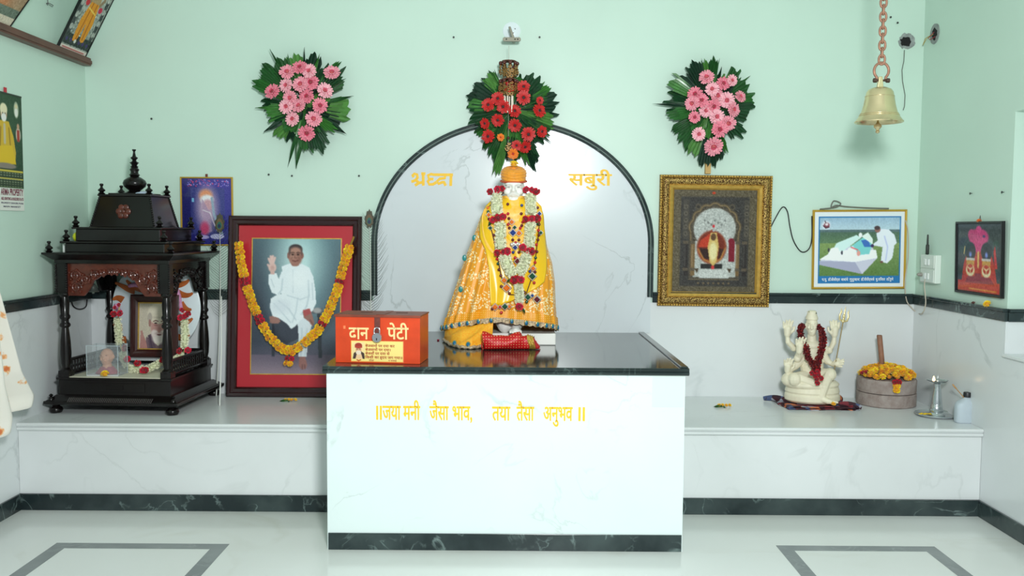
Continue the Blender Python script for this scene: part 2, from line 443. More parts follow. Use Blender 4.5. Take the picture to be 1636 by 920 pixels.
# ------------------------------------------------------------------ altar
gold_paint = mat('yellow_paint', (246, 176, 20), rough=.5, var=.35, vscale=90, rgb2=(250, 205, 40))
t = thing('altar', 'white marble altar block with dark polished top and yellow painted verse', 'altar', (0, -DA, 0))
MB().box(AL, AR, 0, DA - .008, 0, HA - .032).build('altar_body', altar_m, t)
MB().box(AL + .004, AR - .004, -.006, 0, 0, .078).build('base_band', green_m, t, bevel=.001)
so = .016
pr = [(-.006, HA - .034), (-so + .004, HA - .03), (-so, HA - .024), (-so, HA - .018), (-so + .006, HA - .016), (-so + .004, HA - .010), (-so + .004, HA - .003), (-so + .010, HA), (DA - .008, HA), (DA - .008, HA - .034)]
vs = [(AL - so, y, z) for y, z in pr] + [(AR + so, y, z) for y, z in pr]; k = len(pr)
MB().add(vs, [tuple(range(k)), tuple(reversed(range(k, 2 * k)))] + [(i, (i + 1) % k, k + (i + 1) % k, k + i) for i in range(k)]).build('altar_top', slab_m, t)
MB().box(AR - .022, AR + so - .004, -so + .01, DA - .03, HA, HA + .008).build('edge_rim', slab_m, t, bevel=.003)
MB().box(.622, AR - .004, -.0015, 0, .672, .815).build('inset_tile', mat('pale_tile', (214, 228, 222), rough=.3), t)
def ax(u): return atY(u, 660, -DA).x
zb_, zh_ = atY(770, 671, -DA).z, atY(770, 649.5, -DA).z
for txt, u0, u1 in (('॥', 601, 609.6), ('जया', 611, 640), ('मनी', 644, 671), ('जैसा', 686, 716.5), ('भाव,', 722.6, 754), ('तया', 786, 815), ('तैसा', 825, 853), ('अनुभव', 868, 914.5), ('॥', 924, 934)):
    word(txt, ax(u0), ax(u1), zb_, zh_, -.0006, gold_paint, t, bold=.010, dup=.0016)

# ------------------------------------------------------------------ arched back panel
AC, AA, ABZ, AZC = -.018, .838, .727, 1.387
t = thing('arched_wall_panel', 'arched white marble panel behind the statue with black double border and yellow words', 'panel', (AC, 0, HA))
arc = [(-AA, 0.0)] + [(AA * math.cos(PI - PI * i / 48), AZC - HA + ABZ * math.sin(PI * i / 48)) for i in range(49)] + [(AA, 0.0)]
MB().prism(arc, -.014, 0).build('panel', marble('panel_marble', (214, 221, 225), (150, 160, 160), vs=1.6, width=.012, amount=.45, cloud=.12, off=(5, 1, 7), rough=.2, spec=.36), t)
bp = [(-AA, ZT - HA - .03)] + [(AA * math.cos(PI - PI * i / 60), AZC - HA + ABZ * math.sin(PI * i / 60)) for i in range(61)] + [(AA, ZT - HA - .03)]
def offs(d): 
    o = []
    for i, (x, z) in enumerate(bp):
        a = Vector(bp[max(0, i - 1)]); b = Vector(bp[min(len(bp) - 1, i + 1)]); tt = (b - a).normalized(); o.append((x - tt.y * d, -.016, z + tt.x * d))
    return o
MB().tube(offs(.006), .009, 8).tube(offs(-.014), .0075, 8).build('border', green_m, t, smooth=True)
MB().tube(offs(-.0045), .005, 6).build('border_line', mat('border_grey', (120, 135, 130), rough=.3), t, smooth=True)
zz = lambda v: atY(818, v, -.014).z - HA
xx = lambda u: atY(u, 287, -.014).x - AC
word('सबुरी', xx(908), xx(977), zz(295), zz(277.5), -.0142, gold_paint, t, bold=.012, dup=.003)
def strokes(lst, wd, y, mt, parent):
    m = MB()
    for L in lst:
        P = [(xx(640 + a / 16.36), y, zz(260 + b / 16.36)) for a, b in L]
        m.tube(P, wd / 2, 8, flat=.05)
    return m.build('lettering', mt, parent)
strokes([[(345, 395), (315, 345), (360, 305), (430, 325), (445, 400), (400, 465), (330, 500), (280, 505)], [(400, 465), (455, 520), (450, 560)], [(600, 525), (480, 540), (375, 610)], [(590, 290), (595, 615)], [(540, 300), (650, 300)],
         [(880, 330), (800, 310), (720, 340), (740, 430), (860, 440)], [(780, 440), (710, 500), (750, 580), (850, 575), (940, 520)],
         [(880, 325), (1240, 325)], [(1160, 330), (1160, 410), (1030, 430), (960, 490), (990, 560), (1090, 520), (1130, 510), (1180, 610)], [(1240, 325), (1370, 325)], [(1320, 320), (1310, 615)]], .017, -.0145, gold_paint, t)

# ------------------------------------------------------------------ donation box
tin = mat('orange_tin', (216, 70, 30), rough=.35, var=.12, vscale=14, spec=.45)
rust = mat('brown_tin_lid', (134, 62, 42), rough=.45, var=.35, vscale=12)
dark_metal = mat('dark_metal', (58, 42, 36), rough=.5, metal=.4)
steel = mat('steel', (200, 205, 210), rough=.25, metal=.9)
bl, br = atZ(536, 579, HA), atZ(671, 582, HA)
a = math.atan2(br.y - bl.y, br.x - bl.x); W = (br - bl).length; ym = (bl.y + br.y) / 2
H = atY(603, 504, ym).z - HA; D = .2
t = thing('donation_box', 'orange tin donation box with padlock, cream lettering and yellow sticker on the altar corner', 'donation box', ((bl.x + br.x) / 2, ym, HA), rz=a)
MB().box(-W / 2, W / 2, 0, D, 0, H - .004).build('box_body', tin, t, bevel=.003)
m = MB().box(-W / 2 - .003, W / 2 + .003, -.004, D + .003, H - .004, H + .003).box(-.006, .03, 0, D, H + .003, H + .005)
m.box(-W / 2 - .004, W / 2 + .004, -.006, -.003, H - .008, H + .003)
lid = m.build('lid', rust, t, bevel=.001)
for x in (-.08, .09): MB().box(x - .028, x + .028, D * .55, D * .55 + .006, H + .003, H + .0042).build('coin_slot', mat('slot_black', (15, 12, 10), rough=.8), lid)
def dx(u): return (u - 603.5) / 135.0 * W
def dz(v): return (580.5 - v) / 76.5 * H
MB().box(dx(599), dx(608), -.005, 0, dz(531), H).build('hasp', mat('rusty_hasp', (110, 50, 40), rough=.6, var=.3, vscale=60), t, bevel=.001)
lk = MB().lathe([(0, -.008), (.021, -.008), (.023, -.005), (.023, .005), (.021, .008), (0, .008)], (0, 0, 0), 24, Matrix.Rotation(R(90), 4, 'X')).build('padlock', steel, t, smooth=True)
lk.location = (dx(604), -.014, dz(538.5))
MB().tube([(-.013, 0, .015), (-.013, 0, .036), (-.010, 0, .043), (0, 0, .047), (.010, 0, .043), (.013, 0, .036), (.013, 0, .015)], .0035, 8).build('shackle', mat('chrome', (225, 228, 232), rough=.15, metal=1), lk, smooth=True)
MB().box(-.002, .002, -.010, -.007, -.012, -.002).build('keyhole', mat('slot_black', (15, 12, 10)), lk)
cream = mat('cream_paint', (246, 214, 150), rough=.5)
word('दान', dx(557.7), dx(589.7), dz(541.8), dz(524.2), -.0006, cream, t, bold=.018)
word('पेटी', dx(619), dx(653), dz(541), dz(523.2), -.0006, cream, t, bold=.018)
MB().box(dx(549), dx(552.5), -.0006, 0, dz(526), dz(521)).build('paint_dab', mat('pale_orange', (250, 130, 80)), t)
sx0, sx1, sz0, sz1 = dx(560.8), dx(645), dz(578.4), dz(544.6)
cv = Canvas(150, 62, (244, 214, 120))
red, bk = (196, 66, 30), (60, 42, 36)
for q in ((0, 0, 1, .02), (0, .96, 1, 1), (0, 0, .012, 1), (.985, 0, 1, 1)): cv.rect(*q, (232, 120, 40))
cv.rect(.02, .05, .975, .94, (246, 222, 132)); cv.rect(.03, .08, .27, .86, (240, 214, 150))
cv.poly([(.04, .86), (.06, .58), (.12, .5), (.2, .5), (.26, .6), (.27, .86)], (70, 52, 44)); cv.poly([(.09, .86), (.12, .62), (.2, .62), (.23, .86)], (236, 196, 150))
cv.ell(.15, .42, .055, .2, (214, 160, 120)); cv.ell(.15, .56, .05, .1, (232, 214, 190)); cv.ell(.15, .24, .07, .13, (160, 48, 36)); cv.rect(.08, .28, .22, .34, (180, 60, 44))
cv.ell(.125, .4, .012, .02, bk); cv.ell(.175, .4, .012, .02, bk); cv.line([(.12, .9), (.15, .94), (.19, .9)], .02, red)
st = cv.build('sticker', sx1 - sx0, sz1 - sz0, -.0012, vmat('print_matte', .45), t, x=(sx0 + sx1) / 2, z=sz0, thick=.001)
ink = mat('red_ink', (170, 52, 24), rough=.6)
for i, (tx, u1) in enumerate((('बेजवानों पर दया कर', 631), ('बेजवानों पर दया।', 624.5), ('बेजवाँ पर दया से', 623), ('िकसी का हृदय जग गया॥', 643))):
    v = 554.4 + i * 6.1
    word(tx, dx(584), dx(u1), dz(v), dz(v - 3.6), -.0015, ink, st, bold=.02, ext=.0003)
word('दोहा', dx(590), dx(598), dz(577), dz(574.6), -.0015, ink, st, ext=.0003); word('ग मनवई', dx(621), dx(634), dz(577), dz(574.6), -.0015, ink, st, ext=.0003)

# ------------------------------------------------------------------ flowers shared by garlands and bouquets
petal_m = vmat('petals', .55, sheen=.2)
leaf_m = vmat('leaves', .28, spec=.5, bump=.15, bscale=40)
def jit(c, a, rnd=random): 
    k = 1 + rnd.uniform(-a, a); return tuple(max(0, min(255, x * k)) for x in c)
def marigold_mesh(name, c1, c2, seed):
    r_ = random.Random(seed); m = MB()
    m.ell((0, 0, .35), (.62, .62, .5), 10, 6, col=c2)
    for k, (n, rr, tilt, L) in enumerate(((11, .45, .15, .6), (10, .4, .55, .55), (8, .28, .95, .45), (5, .12, 1.3, .35))):
        for i in range(n):
            a = 2 * PI * (i + .5 * (k % 2)) / n + r_.uniform(-.15, .15); tl = tilt + r_.uniform(-.15, .15)
            d = Vector((math.cos(a), math.sin(a), 0)); s = Vector((-d.y, d.x, 0)); o = d * rr + Vector((0, 0, .35 + .12 * k)); dr = d * math.cos(tl) + Vector((0, 0, math.sin(tl)))
            wv = .2; e = o + dr * L; c = jit(c1, .14, r_)
            m.add([o - s * wv * .6, o + s * wv * .6, e + s * wv + Vector((0, 0, .05)), e - s * wv + Vector((0, 0, -.04))], [(0, 1, 2, 3)], c)
    return m.mesh(name, petal_m, smooth=30, fix=False)
MG = [marigold_mesh('marigold', (252, 192, 10), (214, 140, 6), 1), marigold_mesh('marigold', (254, 210, 22), (216, 150, 10), 2), marigold_mesh('marigold', (248, 176, 6), (200, 120, 4), 3)]
MGO = [marigold_mesh('marigold', (240, 120, 14), (190, 80, 6), 4)]
def rose_mesh(name, c1, c2, seed):
    r_ = random.Random(seed); m = MB(); m.ell((0, 0, .4), (.5, .5, .5), 10, 6, col=c2)
    for k, (n, rr, tl, L, wv) in enumerate(((6, .35, .5, .75, .45), (5, .25, .85, .7, .4), (4, .12, 1.2, .6, .3))):
        for i in range(n):
            a = 2 * PI * (i + .4 * k) / n + r_.uniform(-.2, .2); d = Vector((math.cos(a), math.sin(a), 0)); s = Vector((-d.y, d.x, 0)); o = d * rr + Vector((0, 0, .25 + .12 * k)); dr = d * math.cos(tl) + Vector((0, 0, math.sin(tl))); e = o + dr * L; mid = o + dr * L * .55
            m.add([o - s * wv * .5, o + s * wv * .5, mid + s * wv, e + s * wv * .5 - d * .04, e - s * wv * .5 - d * .04, mid - s * wv], [(0, 1, 2, 3, 4, 5)], jit(c1, .2, r_))
    return m.mesh(name, petal_m, smooth=40, fix=False)
RO = [rose_mesh('rose', (178, 12, 36), (110, 6, 22), 5), rose_mesh('rose', (196, 22, 56), (126, 8, 30), 6)]
RB = rose_mesh('dried_flower', (112, 62, 50), (80, 44, 36), 9)
def gerbera(name, cin, cout, ctr, seed):
    r_ = random.Random(seed); m = MB()
    for n, L, wv, z, tl in ((20, 1., .125, 0, .10), (16, .74, .11, .05, .28), (12, .5, .09, .09, .5)):
        for i in range(n):
            a = 2 * PI * (i + r_.uniform(-.2, .2)) / n; d = Vector((math.cos(a), math.sin(a), 0)); s = Vector((-d.y, d.x, 0)); Z = Vector((0, 0, 1)); l = L * r_.uniform(.9, 1.05); t_ = tl + r_.uniform(-.08, .08)
            p0 = d * .16 + Z * z; p1 = d * (l * .6) + Z * (z + l * .6 * t_); p2 = d * l * .93 + Z * (z + l * .8 * t_); p3 = d * l + Z * (z + l * .8 * t_)
            m.add([p0 - s * wv * .4, p0 + s * wv * .4, p1 + s * wv, p1 - s * wv], [(0, 1, 2, 3)], jit(cin, .08, r_))
            m.add([p1 - s * wv, p1 + s * wv, p2 + s * wv * .8, p3, p2 - s * wv * .8], [(0, 1, 2, 3, 4)], jit(cout, .06, r_))
    pm = m.mesh(name, petal_m, smooth=30, fix=False)
    c = MB()
    c.ell((0, 0, .06), (.2, .2, .12), 12, 6, col=ctr)
    for i in range(14):
        a = 2 * PI * i / 14; c.ell((.15 * math.cos(a), .15 * math.sin(a), .14), .035, 6, 4, col=jit(ctr, .3, r_))
    return pm, c.mesh('flower_centre', petal_m, smooth=40)
def along(path, step):
    P = [Vector(p) for p in path]; out = []; acc = 0.
    for a, b in zip(P, P[1:]):
        L = (b - a).length; 
        while acc <= L: out.append((a.lerp(b, acc / L), (b - a).normalized())); acc += step
        acc -= L
    return out

# ------------------------------------------------------------------ framed pictures
gloss_print = vmat('print_glazed', .32, coat=.35, spec=.3)
dull_print = vmat('print_dull', .55, spec=.2)
dark_frame = mat('dark_red_wood', (44, 14, 16), rough=.25, coat=.3, var=.2, vscale=20)
gold_m = mat('gold_frame', (214, 172, 84), rough=.35, metal=.55, var=.2, vscale=40)
# large portrait leaning on the wall
PW, PH = .80, 1.085
LEAN = math.atan(.10 / 1.07)
PC = -1.325
t = thing('framed_portrait', 'large dark-framed portrait with red mount of a seated man in white, draped in marigolds', 'picture', (PC, -.098, HB), rx=-LEAN)
prof = [(0, 0), (0, -.030), (.008, -.038), (.022, -.036), (.028, -.030), (.046, -.028), (.054, -.022), (.058, -.012), (.058, 0)]
MB().ring(PW, PH, prof).build('frame', dark_frame, t)
MB().box(-PW / 2 + .05, PW / 2 - .05, -.010, -.001, .05, PH - .05).build('mount', mat('red_mount', (186, 30, 44), rough=.35, coat=.3), t)
px0, px1, pz0, pz1 = -.258, .272, .138, .948
MB().ring(px1 - px0 + .012, pz1 - pz0 + .012, [(0, -.009), (0, -.013), (.006, -.013), (.006, -.009)], (px0 + px1) / 2, pz0 - .006).build('gold_fillet', gold_m, t)
cv = Canvas(150, 226, (70, 90, 104))
cv.grad(0, .86, (88, 120, 128), (78, 84, 98)); cv.ell(.5, .22, .55, .34, (150, 196, 200), soft=1.6, al=.9); cv.ell(.5, .18, .26, .2, (206, 234, 232), soft=1.3, al=.8)
cv.ell(.0, .5, .3, .7, (52, 58, 72), soft=1.2, al=.7); cv.ell(1.05, .5, .28, .8, (70, 84, 96), soft=1.2, al=.6)
cv.grad(.86, 1, (112, 100, 116), (146, 130, 142)); cv.ell(.5, .86, .6, .07, (100, 94, 110), soft=1., al=.5)
wh, sh, sk, dk = (232, 242, 246), (192, 208, 216), (176, 128, 110), (58, 38, 34)
cv.poly([(.23, .60), (.27, .60), (.265, .87), (.235, .87)], (52, 56, 66)); cv.poly([(.74, .52), (.78, .52), (.80, .88), (.76, .88)], (54, 60, 66)); cv.poly([(.25, .60), (.62, .6), (.6, .72), (.4, .78), (.27, .74)], (62, 68, 80)); cv.rect(.68, .515, .80, .555, (84, 90, 94)); cv.ell(.74, .53, .05, .02, (170, 170, 170), soft=.5)
cv.poly([(.52, .62), (.56, .58), (.66, .58), (.68, .64), (.645, .74), (.625, .872), (.535, .872), (.535, .74)], (220, 230, 236)); cv.poly([(.56, .66), (.58, .66), (.575, .87), (.55, .87)], sh, .7); cv.poly([(.62, .66), (.635, .66), (.615, .87), (.60, .87)], sh, .7)
cv.poly([(.545, .872), (.61, .872), (.635, .93), (.62, .962), (.57, .965), (.54, .94)], (150, 106, 100)); cv.line([(.58, .93), (.58, .965)], .008, (96, 64, 66)); cv.line([(.605, .93), (.61, .96)], .008, (96, 64, 66))
cv.poly([(.20, .575), (.28, .57), (.33, .61), (.30, .63), (.21, .625)], (160, 118, 108))
cv.poly([(.335, .205), (.42, .185), (.56, .185), (.645, .215), (.69, .28), (.72, .40), (.725, .48), (.69, .53), (.64, .565), (.56, .60), (.50, .645), (.45, .668), (.40, .63), (.30, .585), (.24, .575), (.205, .51), (.215, .445), (.27, .42), (.335, .41), (.345, .33)], wh)
cv.poly([(.185, .265), (.275, .255), (.30, .30), (.335, .24), (.38, .30), (.36, .385), (.30, .42), (.225, .40), (.19, .34)], wh)
for P_, w_ in (([(.345, .30), (.335, .38), (.30, .41)], .016), ([(.635, .31), (.645, .42), (.62, .50), (.56, .56)], .018), ([(.46, .22), (.465, .40)], .01), ([(.30, .46), (.42, .52), (.50, .60)], .016), ([(.25, .48), (.36, .56), (.44, .62)], .012), ([(.52, .44), (.50, .54), (.46, .62)], .012), ([(.40, .42), (.55, .45), (.63, .43)], .012), ([(.215, .30), (.25, .36)], .01), ([(.68, .33), (.69, .45)], .012)): cv.line(P_, w_, sh, .75)
cv.ell(.33, .50, .10, .05, (216, 226, 234), soft=.9, al=.7); cv.ell(.53, .30, .10, .07, (240, 248, 250), soft=1., al=.8)
cv.poly([(.575, .545), (.64, .52), (.68, .555), (.71, .62), (.69, .645), (.64, .61), (.59, .585)], (156, 112, 102)); cv.poly([(.575, .53), (.655, .515), (.675, .55), (.60, .575)], (176, 84, 84)); cv.line([(.66, .60), (.70, .64)], .012, (120, 84, 78))
for fx, fy in ((.185, .150), (.207, .132), (.232, .130), (.256, .142)): cv.line([(.225, .21), (fx, fy)], .024, (226, 192, 184))
cv.line([(.215, .23), (.178, .195)], .024, (220, 184, 176)); cv.ell(.228, .215, .045, .035, (222, 188, 180), soft=.2); cv.rect(.205, .225, .255, .265, (216, 180, 172)); cv.ell(.228, .215, .02, .014, (204, 164, 156), soft=.9)
cv.rect(.44, .165, .53, .205, (150, 106, 94)); cv.ell(.485, .125, .078, .078, (166, 120, 106)); cv.ell(.487, .075, .076, .034, (64, 56, 58)); cv.ell(.485, .105, .072, .042, (178, 134, 118), soft=.4); cv.ell(.408, .125, .016, .024, (146, 102, 92)); cv.ell(.563, .125, .016, .024, (146, 102, 92)); cv.ell(.42, .095, .012, .03, (90, 76, 74), al=.8); cv.ell(.556, .095, .012, .03, (90, 76, 74), al=.8)
cv.ell(.53, .14, .03, .04, (140, 96, 84), soft=1., al=.6); cv.ell(.455, .118, .016, .006, dk); cv.ell(.515, .118, .016, .006, dk); cv.line([(.43, .106), (.455, .102), (.475, .105)], .010, (80, 56, 50)); cv.line([(.498, .105), (.515, .102), (.54, .106)], .010, (80, 56, 50)); cv.line([(.486, .115), (.476, .140), (.492, .144), (.50, .140)], .009, (126, 84, 74)); cv.line([(.452, .162), (.485, .168), (.52, .161)], .010, (104, 58, 54)); cv.line([(.452, .135), (.44, .152)], .007, (128, 88, 78)); cv.line([(.52, .135), (.532, .152)], .007, (128, 88, 78)); cv.ell(.485, .186, .04, .014, (160, 114, 102), al=.6)
cv.poly([(.43, .19), (.485, .215), (.54, .19), (.56, .21), (.485, .235), (.41, .21)], wh)
cv.blur(1)
cv.noise(2.5)
cv.build('print', px1 - px0, pz1 - pz0, -.0125, gloss_print, t, x=(px0 + px1) / 2, z=pz0, thick=.002)
def portY(z): return -.098 - .043 + (z - HB) / 1.07 * .10 - .02
def gpt(a, b):
    u, v = 370 + a / 3.171, 350 + b / 3.171
    z = atY(u, v, -.12).z; return atY(u, v, portY(z))
gp = [gpt(*p) for p in ((37, 125), (45, 200), (68, 320), (108, 430), (150, 525), (200, 605), (255, 655), (298, 668), (355, 640), (440, 562), (492, 470), (532, 370), (565, 250), (598, 140))]
g = thing('marigold_garland', 'orange marigold garland draped across the large framed portrait', 'garland', gp[7])
i = 0
for base, step in ((gp, .0135), ([gpt(298, 680), gpt(292, 715), gpt(284, 757)], .016)):
    for p, d in along(base, step * 2):
        red = min(((p - gpt(*q)).length for q in ((72, 318), (145, 510), (300, 700), (452, 525), (545, 325)))) < .017
        sidev = Vector((random.uniform(-.5, .5), -1, random.uniform(-.3, .8)))
        for k in (-1, 1):
            sv = d.cross(Vector((0, 1, 0))).normalized() * (.0105 * k)
            o = put('rose' if red else 'marigold', (RO[i % 2] if red else MG[i % 3]), g, p + sv + Vector((0, .004 * random.random(), 0)) - g.location, axis=sidev + sv * 40, spin=i * 1.3, scale=.0168 * random.uniform(.9, 1.15)); i += 1
MB().tube([p - g.location for p in gp] , .004, 6).build('garland_string', mat('string', (200, 180, 120)), g)
MB().tube([gp[-1] - g.location, gpt(612, 110) - g.location, gpt(620, 88) - g.location], .006, 6).build('string_end', mat('string_olive', (150, 120, 40)), g)

# ornate gold frame on the wall
def ornate(name, dark):
    m, nt, b = base_mat(name); N, L = nt.nodes, nt.links
    tc = N.new('ShaderNodeTexCoord'); v = N.new('ShaderNodeTexVoronoi'); v.inputs['Scale'].default_value = 190
    r = N.new('ShaderNodeValToRGB'); r.color_ramp.elements[0].position = .25; r.color_ramp.elements[0].color = (*lin((226, 190, 108)), 1); r.color_ramp.elements[1].position = .6; r.color_ramp.elements[1].color = (*lin(dark), 1)
    bp = N.new('ShaderNodeBump'); bp.inputs['Strength'].default_value = .5; bp.inputs['Distance'].default_value = .004; bp.invert = True
    L.new(tc.outputs['Object'], v.inputs['Vector']); L.new(v.outputs['Distance'], r.inputs[0]); L.new(r.outputs[0], b.inputs['Base Color']); L.new(v.outputs['Distance'], bp.inputs['Height']); L.new(bp.outputs[0], b.inputs['Normal'])
    b.inputs['Metallic'].default_value = .55; b.inputs['Roughness'].default_value = .38; MATS[name] = m; return m
orn = ornate('carved_gold', (116, 80, 34)); orn2 = ornate('carved_bronze', (84, 52, 20))
GW, GH = .676, .79
t = thing('framed_picture', 'ornate gold-framed dark picture of a silver arch shrine hung below the right pink bouquet', 'picture', (1.197, -.003, 1.014), ry=.006)
MB().ring(GW, GH, [(0, 0), (0, -.018), (.004, -.026), (.012, -.030), (.016, -.026), (.018, 0)]).build('outer_moulding', orn, t)
MB().ring(GW, GH, [(.016, 0), (.016, -.028), (.026, -.040), (.040, -.044), (.052, -.038), (.060, -.028), (.060, 0)]).build('frame', orn2, t)
MB().ring(GW, GH, [(.058, 0), (.058, -.030), (.064, -.034), (.078, -.026), (.088, -.014), (.088, 0)]).build('inner_moulding', gold_m, t)
m = MB()
for e in range(4):
    L = GW if e % 2 == 0 else GH; n = int(L / .0155)
    for i in range(n):
        q = (i + .5) / n * L
        x, z = [(q - L / 2, .008), (GW / 2 - .008, q), (q - L / 2, GH - .008), (-GW / 2 + .008, q)][e]
        m.ell((x, -.028, z), .0062, 8, 5)
m.build('bead_edging', gold_m, t, smooth=True)
cv = Canvas(140, 172, (92, 84, 66)); cv.noise(14, 1); 
cv.rect(.09, .07, .91, .94, (66, 62, 56)); cv.rect(.1, .08, .9, .93, (58, 56, 54)); cv.noise(5, 2)
for x in (.12, .84):                                           # carved wooden columns
    cv.rect(x, .1, x + .07, .48, (70, 66, 60))
    for k in range(5): cv.ell(x + .035, .17 + k * .065, .025, .022, (96, 90, 78)); cv.ell(x + .035, .17 + k * .065, .012, .010, (56, 52, 48))
cv.poly([(.2, .56), (.22, .3), (.34, .2), (.5, .14), (.66, .2), (.78, .3), (.8, .56), (.8, .86), (.2, .86)], (82, 74, 62)); cv.noise(4)
sv = (176, 180, 176)
cv.ell(.5, .38, .25, .20, sv, soft=.06); cv.rect(.25, .5, .76, .85, sv); cv.noise(26, 1, .24, .17, .77, .86)
cusp = [(.5 - (.285 + .022 * abs(math.sin(PI * 7 * q / 60))) * math.cos(PI * q / 60), .41 - (.255 + .022 * abs(math.sin(PI * 7 * q / 60))) * math.sin(PI * q / 60)) for q in range(61)]
cv.line([(.22, .5)] + cusp + [(.78, .5)], .045, (74, 66, 54)); cv.line([(.22, .5)] + cusp + [(.78, .5)], .014, (128, 108, 76))
for x, y in ((.30, .17), (.70, .17)): cv.ell(x, y, .035, .03, (90, 82, 68)); cv.ell(x, y, .02, .016, (50, 46, 42))
for k in range(7): cv.ell(.38 + .04 * k, .30 + .02 * (k % 3), .012, .01, (110, 114, 112), soft=.8)
for x, c in ((.14, (46, 42, 40)), (.225, (118, 94, 62)), (.755, (118, 94, 62)), (.84, (46, 42, 40))):
    cv.rect(x, .5, x + .045, .84, c); cv.rect(x - .008, .5, x + .05, .53, (90, 80, 66)); cv.rect(x - .008, .76, x + .05, .79, (90, 80, 66)); cv.rect(x + .01, .54, x + .02, .75, tuple(min(255, q + 40) for q in c))
cv.rect(.67, .5, .745, .7, (120, 22, 40)); cv.ell(.70, .5, .035, .03, (120, 22, 40))
cv.poly([(.34, .72), (.6, .72), (.6, .77), (.34, .77)], (36, 36, 36))
cv.ell(.468, .56, .175, .16, (124, 48, 28)); cv.ell(.468, .56, .165, .15, (150, 70, 38)); cv.ell(.468, .55, .155, .14, (110, 40, 26)); cv.poly([(.40, .44), (.47, .38), (.54, .44)], (130, 50, 28))
cv.poly([(.46, .42), (.44, .56), (.31, .56), (.34, .49)], (184, 58, 34)); cv.poly([(.33, .57), (.44, .58), (.44, .68), (.35, .66)], (50, 30, 26)); cv.poly([(.56, .57), (.62, .58), (.59, .66), (.55, .68)], (60, 34, 26))
cv.line([(.31, .58), (.38, .68), (.5, .72), (.58, .67), (.63, .57)], .018, (172, 116, 60))
cv.poly([(.455, .42), (.525, .42), (.555, .55), (.53, .70), (.49, .75), (.45, .7), (.42, .56)], (206, 176, 104)); cv.ell(.487, .6, .045, .09, (226, 214, 160), soft=.4); cv.ell(.487, .46, .032, .035, (92, 64, 40)); cv.ell(.487, .39, .018, .02, (170, 170, 170)); cv.ell(.487, .355, .015, .015, (196, 40, 50)); cv.ell(.487, .755, .02, .02, (200, 60, 60))
cv.rect(.33, .78, .68, .86, (190, 194, 190)); cv.noise(20, 1, .33, .78, .68, .86); cv.poly([(.27, .77), (.32, .77), (.3, .81)], (70, 56, 40)); cv.poly([(.66, .77), (.71, .77), (.69, .81)], (70, 56, 40)); cv.rect(.2, .865, .8, .88, (104, 92, 72))
for k in range(7): cv.ell(.32 + k * .06, .91, .012, .010, (116, 98, 70))
cv.ell(.48, .035, .02, .012, (190, 60, 30)); cv.blur(1); cv.noise(7)
cv.build('print', GW - .172, GH - .172, -.010, vmat('print_dim', .5, spec=.2), t, z=.086, thick=.004)

# white-mounted photograph of a tomb
TW, TH = .567, .478
thin_gold = mat('thin_gold_frame', (206, 164, 62), rough=.3, metal=.45)
t = thing('framed_photograph', 'thin gold-framed photograph of a white tomb and stooping man with blue caption', 'picture', (2.078, -.002, 1.126), ry=-.012)
MB().ring(TW, TH, [(0, 0), (0, -.014), (.004, -.018), (.010, -.017), (.013, -.010), (.013, 0)]).build('frame', thin_gold, t)
MB().box(-TW / 2 + .01, TW / 2 - .01, -.008, -.001, .01, TH - .01).build('mount', mat('white_mount', (232, 240, 244), rough=.4), t)
cv = Canvas(170, 140, (90, 122, 78)); cv.rect(0, 0, 1, 1, (40, 110, 166)); 
x0, x1, y0, y1 = .018, .98, .02, .885
cv.grad(y0, .22, (140, 168, 190), (176, 198, 208), x0, x1); cv.grad(.2, .42, (72, 96, 84), (92, 120, 88), x0, x1); cv.grad(.4, y1, (120, 142, 88), (86, 118, 66), x0, x1); cv.rect(x0, .2, x1, .235, (84, 104, 108)); cv.noise(5, 2, x0, y0, x1, y1)
lt, mdm, shd = (226, 228, 236), (190, 192, 208), (158, 160, 184)
cv.poly([(.02, .66), (.18, .52), (.62, .36), (.72, .62), (.54, .86), (.02, .70)], mdm); cv.poly([(.02, .64), (.2, .5), (.7, .5), (.72, .62), (.45, .68)], lt); cv.poly([(.02, .66), (.45, .68), (.54, .86), (.02, .72)], shd)
cv.poly([(.18, .5), (.22, .4), (.46, .28), (.52, .32), (.3, .52)], (196, 222, 220)); cv.poly([(.12, .56), (.16, .47), (.24, .46), (.28, .56)], lt); cv.ell(.13, .5, .012, .03, (60, 60, 70)); cv.ell(.29, .54, .012, .03, (60, 60, 70))
cv.poly([(.38, .46), (.56, .3), (.66, .4), (.62, .56), (.48, .58)], (120, 196, 196)); cv.poly([(.52, .36), (.6, .34), (.64, .46), (.56, .46)], (60, 106, 176)); cv.poly([(.52, .3), (.6, .24), (.66, .34), (.66, .42)], (214, 226, 222)); cv.ell(.51, .28, .022, .035, lt)
cv.poly([(.33, .6), (.36, .48), (.42, .44), (.46, .5), (.48, .6)], lt); cv.ell(.49, .55, .022, .04, (214, 150, 140)); cv.line([(.4, .46), (.48, .5)], .014, (210, 96, 96))
cv.poly([(.7, .26), (.76, .19), (.85, .2), (.92, .28), (.95, .4), (.92, .44), (.9, .62), (.84, .7), (.76, .68), (.78, .46), (.7, .44), (.66, .42), (.72, .36)], (214, 220, 240)); cv.line([(.8, .3), (.84, .46), (.82, .66)], .014, (176, 184, 216)); cv.line([(.76, .4), (.68, .43)], .02, (214, 220, 240))
cv.ell(.715, .2, .035, .045, (140, 100, 92)); cv.ell(.71, .175, .035, .03, (70, 56, 60)); cv.ell(.655, .44, .02, .025, (60, 50, 90)); cv.ell(.77, .68, .02, .018, (110, 80, 70))
